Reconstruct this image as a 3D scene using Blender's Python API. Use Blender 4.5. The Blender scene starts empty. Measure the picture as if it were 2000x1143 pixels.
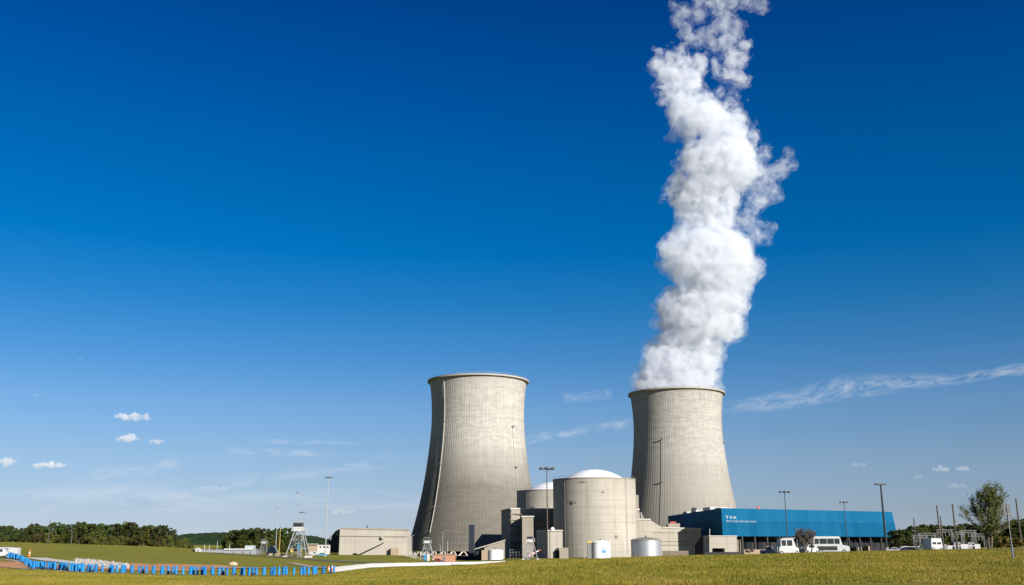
import bpy, math, random
import numpy as np
from mathutils import Vector, Matrix

random.seed(7)
RNG = np.random.default_rng(7)
S = bpy.context.scene
R = math.radians

# ------------------------------------------------------------------ camera
F, PITCH, CAMZ = 1900.0, R(14.43), 6.0
cd = bpy.data.cameras.new("camera")
cam = bpy.data.objects.new("camera", cd)
S.collection.objects.link(cam)
cam.location = (0, 0, CAMZ)
cam.rotation_euler = (R(90) + PITCH, 0, 0)
cd.sensor_width = 36.0
cd.lens = F / 2000 * 36
cd.clip_start = 0.5
cd.clip_end = 300000
S.camera = cam

# ------------------------------------------------------------------ sky
SUN_AZ, SUN_EL = R(140), R(22)          # clockwise from +Y
w = bpy.data.worlds.new("World")
S.world = w
w.use_nodes = True
nt = w.node_tree
nt.nodes.clear()
N = nt.nodes.new
L = nt.links.new
sky = N("ShaderNodeTexSky")
sky.sky_type = 'NISHITA'
sky.sun_disc = False
sky.sun_elevation = SUN_EL
sky.sun_rotation = SUN_AZ
sky.air_density = 1.0
sky.dust_density = 0.15
sky.ozone_density = 4.0
hs = N("ShaderNodeHueSaturation")
hs.inputs["Saturation"].default_value = 1.0
bg = N("ShaderNodeBackground")
bg.inputs["Strength"].default_value = 0.063
out = N("ShaderNodeOutputWorld")
# a polarising filter on the lens deepens the blue away from the horizon
tc = N("ShaderNodeTexCoord")
sx = N("ShaderNodeSeparateXYZ")
cr = N("ShaderNodeValToRGB")
el = cr.color_ramp.elements
SKYR = [(0.0, (0.476, 0.584, 0.928)), (0.03, (0.456, 0.498, 0.73)), (0.081, (0.483, 0.521, 0.663)), (0.132, (0.4, 0.533, 0.69)), (0.183, (0.218, 0.482, 0.693)), (0.235, (0.072, 0.448, 0.687)), (0.285, (0.003, 0.414, 0.707)), (0.325, (0.0, 0.397, 0.691)), (0.384, (0.0, 0.37, 0.692)), (0.453, (0.0, 0.308, 0.672)), (0.518, (0.0, 0.252, 0.617)), (1.0, (0.05, 0.2, 0.45))]
el[0].position, el[0].color = SKYR[0][0], (*SKYR[0][1], 1)
el[1].position, el[1].color = SKYR[-1][0], (*SKYR[-1][1], 1)
for p_, c_ in SKYR[1:-1]:
    e_ = el.new(p_)
    e_.color = (*c_, 1)
mx = N("ShaderNodeMix")
mx.data_type = 'RGBA'
mx.blend_type = 'MULTIPLY'
mx.inputs[0].default_value = 1.0
L(tc.outputs["Generated"], sx.inputs[0])
L(sx.outputs["Z"], cr.inputs[0])
L(sky.outputs[0], mx.inputs[6])
L(cr.outputs[0], mx.inputs[7])
L(mx.outputs[2], hs.inputs["Color"])
L(hs.outputs[0], bg.inputs[0])
L(bg.outputs[0], out.inputs[0])

# ------------------------------------------------------------------ sun
sd = bpy.data.lights.new("sun", 'SUN')
sd.energy = 5.0
sd.angle = R(0.53)
sd.color = (1.0, 0.955, 0.885)
sun = bpy.data.objects.new("sun", sd)
S.collection.objects.link(sun)
sdir = Vector((math.sin(SUN_AZ) * math.cos(SUN_EL), math.cos(SUN_AZ) * math.cos(SUN_EL), math.sin(SUN_EL)))
sun.rotation_euler = sdir.to_track_quat('Z', 'Y').to_euler()
sun.location = (0, 0, 300)

S.view_settings.view_transform = 'Standard'
S.view_settings.look = 'None'
S.view_settings.exposure = 1.1
S.view_settings.gamma = 1.0
cy = S.cycles
cy.max_bounces = 12
cy.diffuse_bounces = 3
cy.glossy_bounces = 2
cy.transmission_bounces = 4
cy.volume_bounces = 6
cy.transparent_max_bounces = 24
cy.use_denoising = True
cy.volume_step_rate = 0.06
cy.volume_max_steps = 1024
cy.caustics_reflective = False
cy.caustics_refractive = False

# ------------------------------------------------------------------ photograph -> place
SP, CP = math.sin(PITCH), math.cos(PITCH)


def T(py):
    v = (571.5 - py) / F
    return (SP + v * CP) / (CP - v * SP)


def PX(px, py, Y):
    v = (571.5 - py) / F
    return Y * (px - 1000) / (F * (CP - v * SP))


def P(px, py, Y):
    """The point that stands at depth Y behind pixel (px, py) of the photograph."""
    return Vector((PX(px, py, Y), Y, CAMZ + Y * T(py)))


def MPP(py, Y):
    """Metres per photograph pixel at depth Y."""
    v = (571.5 - py) / F
    return Y / (F * (CP - v * SP))


# ------------------------------------------------------------------ terrain
ROWS = [0, 45, 80, 110, 140, 170, 200, 250, 300, 350, 400, 500, 600, 700, 900, 1200, 2500, 9000, 60000]
COLS = {
    -900: [4.3, 4.2, 3.4, 3.0, 2.7, 2.8, 3.3, 3.6, 3.9, 4.4, 5.0, 6.6, 7.6, 8.2, 9, 8, 2, 0, 0],
    0: [4.3, 4.2, 3.35, 2.85, 2.5, 2.6, 3.2, 3.5, 3.7, 4.1, 4.7, 6.4, 7.3, 8, 9, 8, 2, 0, 0],
    300: [4.3, 4.2, 3.2, 2.4, 1.8, 1.95, 2.3, 2.5, 2.7, 2.9, 3.1, 4.1, 4.8, 5, 5, 4, 1, 0, 0],
    480: [4.3, 4.2, 3.2, 2.35, 1.72, 1.6, 1.5, 1.5, 1.4, 1.3, 1.4, 2.0, 2.5, 3, 3, 2, 1, 0, 0],
    640: [4.3, 4.2, 3.2, 2.3, 1.7, 1.25, 0.95, 0.55, 0.3, 0.15, 0, 0.2, 0.5, 0.8, 1, 1, 0, 0, 0],
    820: [4.3, 4.2, 3.6, 3.1, 2.6, 2.05, 1.45, 0.4, 0.0, -0.2, -0.1, 0.3, -1, -4, -4, -1, 0, 0, 0],
    870: [4.3, 4.2, 3.8, 3.35, 2.75, 2.15, 1.5, 0.35, -0.2, -0.9, -1.7, -2.6, -3.4, -4, -4, -1, 0, 0, 0],
    960: [4.3, 4.25, 4.15, 3.85, 3.15, 2.25, 1.35, 0.4, -0.3, -0.7, -1.0, -2.2, -3.2, -4, -4, -1, 0, 0, 0],
    1000: [4.3, 4.25, 4.25, 4.05, 3.3, 2.3, 1.3, 0.5, 0, 0, 0, 0, -1, -4, -4, -1, 0, 0, 0],
    1300: [4.3, 4.25, 4.5, 4.45, 4.2, 3.5, 2.6, 1.0, 0, 0, 0, 0, -1, -4, -4, -1, 0, 0, 0],
    1700: [4.3, 4.3, 4.6, 4.75, 4.75, 4.6, 4.2, 3.4, 2.6, 2.0, 1.5, 1, 1, 1, 1, 1, 0, 0, 0],
    2000: [4.3, 4.3, 4.7, 4.95, 5.1, 5.1, 5.1, 5.0, 4.9, 4.9, 5, 5, 5, 5, 4, 3, 0, 0, 0],
    3000: [4.3, 4.3, 4.7, 4.95, 5.1, 5.1, 5.1, 5.1, 5.1, 5.1, 5, 5, 5, 5, 4, 3, 0, 0, 0],
}
_pxs = np.linspace(-900, 3000, 391)
_lys = np.linspace(0, math.log(60000 / 40 + 1), 500)
_Ys = 40 * (np.exp(_lys) - 1)
_ck = sorted(COLS)
_tab = np.array([np.interp(_Ys, ROWS, COLS[k]) for k in _ck])
_G = np.array([np.interp(_pxs, _ck, _tab[:, j]) for j in range(len(_Ys))]).T


def _blur(a, n, ax):
    k = np.ones(2 * n + 1) / (2 * n + 1)
    pad = [(0, 0), (0, 0)]
    pad[ax] = (n, n)
    b = np.pad(a, pad, mode='edge')
    return np.apply_along_axis(lambda m: np.convolve(m, k, 'valid'), ax, b)


for _ in range(2):
    _G = _blur(_G, 4, 0)
    _G = _blur(_G, 3, 1)


def ground_np(x, y):
    y = np.maximum(np.asarray(y, float), 1e-3)
    x = np.asarray(x, float)
    px = 1000 + 1961.0 * x / np.maximum(y, 20)
    i = np.clip((px + 900) / 10.0, 0, 389.999)
    j = np.clip(np.log(y / 40 + 1) / (_lys[1]), 0, 498.999)
    i0 = i.astype(int)
    j0 = j.astype(int)
    fi = i - i0
    fj = j - j0
    z = (_G[i0, j0] * (1 - fi) * (1 - fj) + _G[i0 + 1, j0] * fi * (1 - fj)
         + _G[i0, j0 + 1] * (1 - fi) * fj + _G[i0 + 1, j0 + 1] * fi * fj)
    bump = 0.05 * np.sin(x * 0.31 + 1.3 * np.sin(y * 0.13)) * np.sin(y * 0.23 + 1.1 * np.sin(x * 0.17))
    return z + bump * np.clip(1 - y / 900, 0, 1)


def gz(x, y):
    return float(ground_np(x, y))


def hit(px, py, y0=30.0, y1=700.0):
    """Where the line of sight through (px, py) first meets the terrain."""
    Y = y0
    while Y < y1:
        p = P(px, py, Y)
        if p.z <= gz(p.x, p.y):
            lo, hi = Y - 1.0, Y
            for _ in range(12):
                m = (lo + hi) / 2
                q = P(px, py, m)
                if q.z <= gz(q.x, q.y):
                    hi = m
                else:
                    lo = m
            return P(px, py, hi)
        Y += 1.0
    return None


# ------------------------------------------------------------------ mesh helpers
class MB:
    def __init__(s):
        s.v, s.f = [], []

    def add(s, vs, fs):
        b = len(s.v)
        s.v += [tuple(map(float, v)) for v in vs]
        s.f += [tuple(b + i for i in f) for f in fs]
        return s

    def box(s, c, size, rz=0.0, taper=1.0):
        hx, hy, hz = size[0] / 2, size[1] / 2, size[2] / 2
        co, si = math.cos(rz), math.sin(rz)
        vs = []
        for z, k in ((-hz, 1.0), (hz, taper)):
            for x, y in ((-hx, -hy), (hx, -hy), (hx, hy), (-hx, hy)):
                x, y = x * k, y * k
                vs.append((c[0] + x * co - y * si, c[1] + x * si + y * co, c[2] + z))
        return s.add(vs, [(3, 2, 1, 0), (4, 5, 6, 7), (0, 1, 5, 4), (1, 2, 6, 5), (2, 3, 7, 6), (3, 0, 4, 7)])

    def prism(s, poly, z0, z1):
        """Footprint polygon (ccw) pulled up; z0/z1 numbers or lists."""
        n = len(poly)
        a = z0 if isinstance(z0, (list, tuple)) else [z0] * n
        b = z1 if isinstance(z1, (list, tuple)) else [z1] * n
        vs = [(p[0], p[1], a[i]) for i, p in enumerate(poly)] + [(p[0], p[1], b[i]) for i, p in enumerate(poly)]
        fs = [tuple(range(n - 1, -1, -1)), tuple(range(n, 2 * n))]
        fs += [(i, (i + 1) % n, n + (i + 1) % n, n + i) for i in range(n)]
        return s.add(vs, fs)

    def slab(s, face, back):
        """A face polygon (list of points) thickened by the vector back."""
        n = len(face)
        back = Vector(back)
        vs = [Vector(p) for p in face] + [Vector(p) + back for p in face]
        fs = [tuple(range(n)), tuple(range(2 * n - 1, n - 1, -1))]
        fs += [((i + 1) % n, i, n + i, n + (i + 1) % n) for i in range(n)]
        return s.add(vs, fs)

    def tube(s, a, b, r0, r1=None, n=8, caps=True):
        r1 = r0 if r1 is None else r1
        a, b = Vector(a), Vector(b)
        d = b - a
        if d.length < 1e-6:
            return s
        d.normalize()
        u = d.orthogonal().normalized()
        w_ = d.cross(u)
        vs = []
        for c, r in ((a, r0), (b, r1)):
            for i in range(n):
                t = 2 * math.pi * i / n
                vs.append(c + (u * math.cos(t) + w_ * math.sin(t)) * r)
        fs = [(i, (i + 1) % n, n + (i + 1) % n, n + i) for i in range(n)]
        if caps:
            fs += [tuple(range(n - 1, -1, -1)), tuple(range(n, 2 * n))]
        return s.add(vs, fs)

    def lathe(s, prof, c=(0, 0), n=48, close=False):
        """prof: (radius, z) pairs from bottom to top."""
        vs, fs = [], []
        m = len(prof)
        for r, z in prof:
            for i in range(n):
                t = 2 * math.pi * i / n
                vs.append((c[0] + r * math.cos(t), c[1] + r * math.sin(t), z))
        for k in range(m - 1 if not close else m):
            for i in range(n):
                j = (i + 1) % n
                k2 = (k + 1) % m
                fs.append((k * n + i, k * n + j, k2 * n + j, k2 * n + i))
        if not close:
            if prof[0][0] > 1e-4:
                fs.append(tuple(range(n - 1, -1, -1)))
            if prof[-1][0] > 1e-4:
                fs.append(tuple(range((m - 1) * n, m * n)))
        return s.add(vs, fs)

    def mesh(s, name, smooth=False):
        me = bpy.data.meshes.new(name)
        me.from_pydata(s.v, [], s.f)
        me.validate(clean_customdata=False)
        if smooth:
            me.shade_smooth()
            me.set_sharp_from_angle(angle=R(35))
        return me

    def build(s, name, mat, parent=None, smooth=False, local=False):
        me = s.mesh(name, smooth)
        me.materials.append(mat)
        o = bpy.data.objects.new(name, me)
        S.collection.objects.link(o)
        if parent is not None:
            o.parent = parent
            if not local:
                me.transform(Matrix.Translation(-root_loc(parent)))
        return o


def root_loc(o):
    v = Vector((0, 0, 0))
    while o is not None:
        v += Vector(o.location)
        o = o.parent
    return v


def tag(o, label=None, cat=None, group=None, kind=None):
    if label:
        o["label"] = label
    if cat:
        o["category"] = cat
    if group:
        o["group"] = group
    if kind:
        o["kind"] = kind
    return o


def thing(name, label, cat, loc=(0, 0, 0), group=None):
    o = bpy.data.objects.new(name, None)
    o.empty_display_size = 0.5
    S.collection.objects.link(o)
    o.location = loc
    return tag(o, label, cat, group)


def copy_tree(o, parent=None):
    c = o.copy()
    S.collection.objects.link(c)
    c.parent = parent
    for ch in o.children:
        copy_tree(ch, c)
    return c


def raw_mesh(name, verts, faces, mat, smooth=False):
    """Fast mesh from numpy arrays (faces all of one size)."""
    me = bpy.data.meshes.new(name)
    nv, nf, k = len(verts), len(faces), faces.shape[1]
    me.vertices.add(nv)
    me.vertices.foreach_set("co", np.ascontiguousarray(verts, np.float32).ravel())
    me.loops.add(nf * k)
    me.loops.foreach_set("vertex_index", np.ascontiguousarray(faces, np.int32).ravel())
    me.polygons.add(nf)
    me.polygons.foreach_set("loop_start", np.arange(0, nf * k, k, dtype=np.int32))
    me.polygons.foreach_set("loop_total", np.full(nf, k, np.int32))
    if smooth:
        me.polygons.foreach_set("use_smooth", np.ones(nf, bool))
    me.update(calc_edges=True)
    me.materials.append(mat)
    return me


def link(name, me, parent=None):
    o = bpy.data.objects.new(name, me)
    S.collection.objects.link(o)
    o.parent = parent
    return o


# ------------------------------------------------------------------ materials
class NG:
    def __init__(s, name):
        s.m = bpy.data.materials.new(name)
        s.m.use_nodes = True
        s.t = s.m.node_tree
        s.t.nodes.clear()
        s.out = s.t.nodes.new("ShaderNodeOutputMaterial")

    def n(s, typ, ins=None, **kw):
        nd = s.t.nodes.new("ShaderNode" + typ)
        for k, v in kw.items():
            setattr(nd, k, v)
        for k, v in (ins or {}).items():
            if isinstance(v, bpy.types.NodeSocket):
                s.t.links.new(v, nd.inputs[k])
            else:
                nd.inputs[k].default_value = v
        return nd

    def obj(s):
        return s.n("TexCoord").outputs["Object"]

    def uv(s):
        return s.n("TexCoord").outputs["UV"]

    def map(s, vec, scale=(1, 1, 1), loc=(0, 0, 0)):
        return s.n("Mapping", {"Vector": vec, "Scale": scale, "Location": loc}).outputs[0]

    def noise(s, vec, scale, detail=4, rough=0.55, dist=0.0):
        return s.n("TexNoise", {"Vector": vec, "Scale": scale, "Detail": detail, "Roughness": rough, "Distortion": dist}).outputs["Fac"]

    def ramp(s, fac, stops):
        nd = s.n("ValToRGB", {0: fac})
        e = nd.color_ramp.elements
        while len(e) > 1:
            e.remove(e[-1])
        for i, (p, c) in enumerate(stops):
            c = (c, c, c, 1) if isinstance(c, (int, float)) else (*c[:3], 1)
            if i == 0:
                e[0].position, e[0].color = p, c
            else:
                e.new(p).color = c
        return nd.outputs[0]

    def mix(s, fac, a, b, mode='MIX'):
        nd = s.n("Mix", data_type='RGBA', blend_type=mode)
        for k, v in ((0, fac), (6, a), (7, b)):
            if isinstance(v, bpy.types.NodeSocket):
                s.t.links.new(v, nd.inputs[k])
            elif k == 0:
                nd.inputs[0].default_value = v
            else:
                nd.inputs[k].default_value = (*v[:3], 1)
        return nd.outputs[2]

    def math(s, op, a, b=0.0, clamp=False):
        return s.n("Math", {0: a, 1: b}, operation=op, use_clamp=clamp).outputs[0]

    def surf(s, col, rough=0.85, metal=0.0, bump=None, bstr=0.3, bdist=0.05, spec=0.3):
        ins = {"Roughness": rough, "Metallic": metal, "Specular IOR Level": spec}
        ins["Base Color"] = col if isinstance(col, bpy.types.NodeSocket) else (*col[:3], 1)
        if bump is not None:
            ins["Normal"] = s.n("Bump", {"Height": bump, "Strength": bstr, "Distance": bdist}).outputs[0]
        b = s.n("BsdfPrincipled", ins)
        s.t.links.new(b.outputs[0], s.out.inputs["Surface"])
        return s.m


def simple(name, col, rough=0.7, metal=0.0, var=0.15, scale=1.5):
    g = NG(name)
    n1 = g.noise(g.obj(), scale, 5)
    c = g.mix(n1, tuple(x * (1 - var) for x in col), tuple(min(1, x * (1 + var)) for x in col))
    return g.surf(c, rough, metal)


def concrete(name, base, dark=0.75, lift=2.4, streak=0.5, panel=3.0, lines=0.7):
    """Board-marked, weather-streaked concrete in object metres."""
    g = NG(name)
    o = g.obj()
    big = g.noise(o, 0.06, 4)
    fine = g.noise(o, 1.3, 6, 0.65)
    c = g.mix(g.ramp(big, [(0.35, 0), (0.68, 1)]), tuple(x * dark for x in base), base)
    c = g.mix(g.math('MULTIPLY', fine, 0.35), c, tuple(x * 0.6 for x in base))
    st = g.noise(g.map(o, (0.9, 0.9, 0.035)), 1.0, 5, 0.7)
    c = g.mix(g.math('MULTIPLY', g.ramp(st, [(0.48, 0), (0.72, 1)]), streak), c, tuple(x * 0.5 for x in base))
    sp = g.n("SeparateXYZ", {0: o})
    z = sp.outputs["Z"]
    fr = g.math('FRACT', g.math('DIVIDE', z, lift))
    ln = g.math('LESS_THAN', fr, 0.07)
    c = g.mix(g.math('MULTIPLY', ln, 1 - lines), c, (0.02, 0.02, 0.02))
    # every lift dries to its own tone
    wn = g.n("TexWhiteNoise", {"W": g.math('FLOOR', g.math('DIVIDE', z, lift))}, noise_dimensions='1D').outputs["Value"]
    c = g.mix(g.math('MULTIPLY', wn, 0.16), c, tuple(x * 0.55 for x in base))
    return g.surf(c, 0.9, 0, fine, 0.4, 0.1, 0.15)


CONC = concrete("warm_concrete", (0.285, 0.252, 0.205), lines=0.8)
CONC_L = concrete("pale_concrete", (0.37, 0.338, 0.285), 0.80, 3.0, 0.45, lines=0.84)
CONC_D = concrete("stained_concrete", (0.19, 0.16, 0.12), 0.7, 2.4, 0.7, lines=0.85)
COPING = simple("coping", (0.40, 0.37, 0.32), 0.8)
WHITE = simple("white_paint", (0.60, 0.60, 0.60), 0.45, 0, 0.05)
OFFWHITE = simple("weathered_white", (0.36, 0.355, 0.34), 0.6, 0, 0.12)
GALV = simple("galvanised_steel", (0.24, 0.245, 0.25), 0.55, 0.4, 0.15, 3)


def reactor_concrete():
    g = NG("reactor_concrete")
    o = g.obj()
    base = (0.36, 0.33, 0.28)
    z = g.n("SeparateXYZ", {0: o}).outputs["Z"]
    big = g.noise(g.map(o, (1, 1, .5)), 0.09, 5, .6)
    fine = g.noise(o, 1.6, 6, 0.7)
    c = g.mix(g.ramp(big, [(.35, 0), (.65, 1)]), tuple(x * .80 for x in base), base)
    c = g.mix(g.math('MULTIPLY', fine, 0.4), c, tuple(x * .55 for x in base))
    # horizontal pours, uneven in tone, with faint joints
    band = g.noise(g.map(o, (.02, .02, .55)), 1.0, 4, .7)
    c = g.mix(g.math('MULTIPLY', g.ramp(band, [(.42, 0), (.66, 1)]), .38), c, tuple(x * .6 for x in base))
    jn = g.math('LESS_THAN', g.math('FRACT', g.math('DIVIDE', z, 3.1)), .05)
    c = g.mix(g.math('MULTIPLY', g.math('MULTIPLY', jn, big), .45), c, (.05, .045, .04))
    # weathered crown and the run-off below it
    st = g.noise(g.map(o, (.8, .8, .05)), 1.0, 5, .7)
    up = g.ramp(g.math('DIVIDE', z, 40.0), [(.70, 0), (.86, .55), (.93, 1)])
    c = g.mix(g.math('MULTIPLY', g.math('MULTIPLY', up, g.ramp(st, [(.3, .35), (.65, 1)])), .5), c, (.13, .115, .095))
    c = g.mix(g.math('MULTIPLY', g.ramp(st, [(.52, 0), (.72, 1)]), .35), c, tuple(x * .45 for x in base))
    low = g.ramp(g.math('DIVIDE', z, 40.0), [(.02, 1), (.14, 0)])
    c = g.mix(g.math('MULTIPLY', g.math('MULTIPLY', low, fine), .5), c, (.10, .085, .06))
    return g.surf(c, 0.9, 0, fine, .4, .1, .12)


REACT = reactor_concrete()
GREY = simple("grey_paint", (0.13, 0.135, 0.14), 0.6)
BLACK = simple("black_paint", (0.012, 0.012, 0.014), 0.5)
DARKB = simple("dark_bronze", (0.035, 0.03, 0.028), 0.5)
WINDOW = NG("dark_glass").surf((0.015, 0.018, 0.022), 0.08, 0, spec=0.6)
RUBBER = simple("rubber", (0.02, 0.02, 0.02), 0.9)
YELLOW = simple("yellow_paint", (0.35, 0.25, 0.06), 0.6)
REDP = simple("red_paint", (0.40, 0.09, 0.07), 0.6)
def drum_plastic():
    g = NG("blue_plastic")
    r = g.n("ObjectInfo").outputs["Random"]
    n1 = g.noise(g.obj(), 3.0, 4)
    c = g.mix(r, (0.0, 0.10, 0.29), (0.004, 0.17, 0.40))
    c = g.mix(g.math('MULTIPLY', g.ramp(n1, [(.5, 0), (.75, 1)]), .5), c, (0.07, 0.14, 0.2))
    return g.surf(c, 0.55, 0, spec=.3)


BLUEP = drum_plastic()
CYANP = simple("cyan_paint", (0.04, 0.18, 0.28), 0.5)
BROWNW = simple("brown_boards", (0.13, 0.10, 0.08), 0.8)
TAN = simple("tan_paint", (0.25, 0.19, 0.13), 0.8)
BRICKP = simple("orange_brick", (0.30, 0.15, 0.09), 0.85)
WOOD = simple("pole_wood", (0.055, 0.045, 0.038), 0.85)
ASPH = simple("asphalt", (0.085, 0.083, 0.08), 0.95, 0, 0.2, 0.6)
GRAVEL = simple("pale_gravel", (0.30, 0.265, 0.21), 0.95, 0, 0.25, 2.0)
ROCK = simple("white_rock", (0.30, 0.28, 0.25), 0.9, 0, 0.25, 1.2)

# ================================================================== ground
def grass_material():
    g = NG("mown_grass")
    o = g.obj()
    big = g.noise(o, 0.035, 4, 0.6)
    mid = g.noise(g.map(o, (1, 0.55, 1)), 0.28, 5, 0.65)
    fine = g.noise(o, 4.0, 5, 0.75)
    c = g.mix(g.ramp(big, [(0.36, 0), (0.62, 1)]), (0.148, 0.170, 0.016), (0.235, 0.205, 0.034))
    c = g.mix(g.ramp(mid, [(0.48, 0), (0.66, 1)]), c, (0.20, 0.16, 0.04))
    c = g.mix(g.math('MULTIPLY', g.ramp(fine, [(0.35, 1), (0.6, 0)]), 0.45), c, (0.06, 0.075, 0.012))
    dry = g.noise(g.map(o, (0.5, 1.2, 1)), 0.16, 5, 0.7)
    c = g.mix(g.math('MULTIPLY', g.ramp(dry, [(0.60, 0), (0.70, 1)]), 0.6), c, (0.22, 0.17, 0.085))
    return g.surf(c, 0.95, 0, fine, 0.9, 0.25, 0.05)


GRASS_M = grass_material()
tt = np.sinh(np.linspace(-3.2, 3.2, 461)) / math.sinh(3.2) * 3.2
ys = np.concatenate([np.linspace(-60, 8, 18), 10 + 40 * (np.exp(np.linspace(0, math.log(1501), 420)) - 1)])
gx = tt[None, :] * (np.abs(ys)[:, None] + 90)
gy = np.repeat(ys[:, None], len(tt), 1)
gv = np.stack([gx, gy, ground_np(gx, gy)], -1).reshape(-1, 3)
ii = np.arange(len(ys) - 1)[:, None] * len(tt) + np.arange(len(tt) - 1)[None, :]
ii = ii.ravel()
gf = np.stack([ii, ii + 1, ii + 1 + len(tt), ii + len(tt)], 1)
tag(link("ground", raw_mesh("ground", gv, gf, GRASS_M, True)), "rolling mown grass field in front of the power plant", "ground", kind="structure")


def drape(name, pts, width, mat, off=0.06, label=None, rag=0.0, kind="structure", cat="path"):
    """A strip laid over the terrain along plan points."""
    pts = [Vector(p[:2]) for p in pts]
    fine = []
    for a, b in zip(pts[:-1], pts[1:]):
        n = max(2, int((b - a).length / 1.5))
        fine += [a.lerp(b, k / n) for k in range(n)]
    fine.append(pts[-1])
    m = MB()
    rr = random.Random(len(pts) + int(width * 10))
    nw = max(2, int(width / 1.2)) + 1
    vs = []
    for i, p in enumerate(fine):
        d = (fine[min(i + 1, len(fine) - 1)] - fine[max(i - 1, 0)]).normalized()
        nrm = Vector((-d.y, d.x))
        w0 = width / 2 * (1 + rag * rr.uniform(-1, 1))
        w1 = width / 2 * (1 + rag * rr.uniform(-1, 1))
        for k in range(nw):
            q = p + nrm * (-w0 + (w0 + w1) * k / (nw - 1))
            vs.append((q.x, q.y, gz(q.x, q.y) + off))
    fs = []
    for i in range(len(fine) - 1):
        for k in range(nw - 1):
            a = i * nw + k
            fs.append((a, a + nw, a + nw + 1, a + 1))
    m.add(vs, fs)
    o = m.build(name, mat)
    # upward normals either way
    o.data.flip_normals() if o.data.polygons[0].normal.z < 0 else None
    return tag(o, label, cat if label else None, kind=kind)


def gp(px, py, y0=30.0, y1=700.0):
    h = hit(px, py, y0, y1)
    return (h.x, h.y) if h is not None else None


def clay_material():
    g = NG("bare_clay")
    n1 = g.noise(g.obj(), 0.5, 6, 0.7)
    c = g.ramp(n1, [(0.3, (0.12, 0.085, 0.025)), (0.46, (0.36, 0.16, 0.07)), (0.58, (0.46, 0.28, 0.15)), (0.72, (0.13, 0.11, 0.03))])
    return g.surf(c, 0.95, 0, n1, 0.6, 0.2, 0.05)


CLAY = clay_material()
# the gravel road that the drums line: follows the foot of the bank
edge = [(-90, 1094), (-30, 1095), (10, 1093), (35, 1096), (50, 1106), (62, 1113), (110, 1115), (160, 1119), (240, 1121), (330, 1123.5), (420, 1125), (520, 1126), (600, 1125), (650, 1122)]
epts = [gp(*e) for e in edge]
epts = [e for e in epts if e]
drape("gravel_path", epts, 1.4, GRAVEL, 0.06)
# clay scar behind the drums
cl = [gp(x, y) for x, y in [(70, 1104), (150, 1107), (230, 1109), (300, 1107), (380, 1108), (445, 1111)]]
drape("clay_bank", [c for c in cl if c], 30, CLAY, 0.10, rag=0.35)
cl = [gp(x, y) for x, y in [(-40, 1098), (10, 1101), (40, 1107), (58, 1111)]]
drape("clay_bank", [c for c in cl if c], 9, CLAY, 0.075, rag=0.5)
cl = [gp(x, y) for x, y in [(62, 1090), (110, 1096), (160, 1101), (230, 1111)]]
drape("concrete_gutter", [c for c in cl if c], 4.5, simple("gutter_concrete", (0.42, 0.40, 0.36), 0.9), 0.10)
# paler worn tracks in the near grass
TRK = simple("worn_grass", (0.17, 0.14, 0.05), 0.95, 0, 0.3, 0.7)
drape("footpath", [gp(x, y) for x, y in [(-60, 1122), (0, 1122.5), (50, 1124), (84, 1127)]], 1.0, TRK, 0.04, rag=0.5)
drape("footpath", [gp(x, y) for x, y in [(-60, 1107), (0, 1109), (30, 1110.5), (60, 1113)]], 1.6, GRAVEL, 0.09, rag=0.4)
# perimeter road by the watchtowers
drape("perimeter_road", [(P(500, 1, 395).x, 395), (P(600, 1, 372).x, 372), (P(680, 1, 335).x, 335), (P(760, 1, 300).x, 300), (P(860, 1, 285).x, 285), (P(960, 1, 280).x, 280)], 9, ASPH, 0.12)
drape("road", [(PX(1880, 1074, 150), 139), (PX(1930, 1074, 150), 141), (PX(2000, 1074, 152), 143), (PX(2100, 1074, 158), 146)], 5, ASPH, 0.09)
dirt = [(PX(566, 1100, 268), 268), (PX(600, 1108, 226), 226), (PX(632, 1113, 200), 200)]
drape("footpath", dirt, 3.5, simple("dry_track", (0.26, 0.21, 0.13), 0.95), 0.1, rag=0.3)
# paved yard of the plant, and its parking lot
yard = MB()
yx = [(-110, 335), (-20, 345), (60, 330), (150, 330), (330, 335), (420, 470), (420, 780), (-80, 780), (-120, 600), (-60, 520), (-95, 440)]


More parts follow.
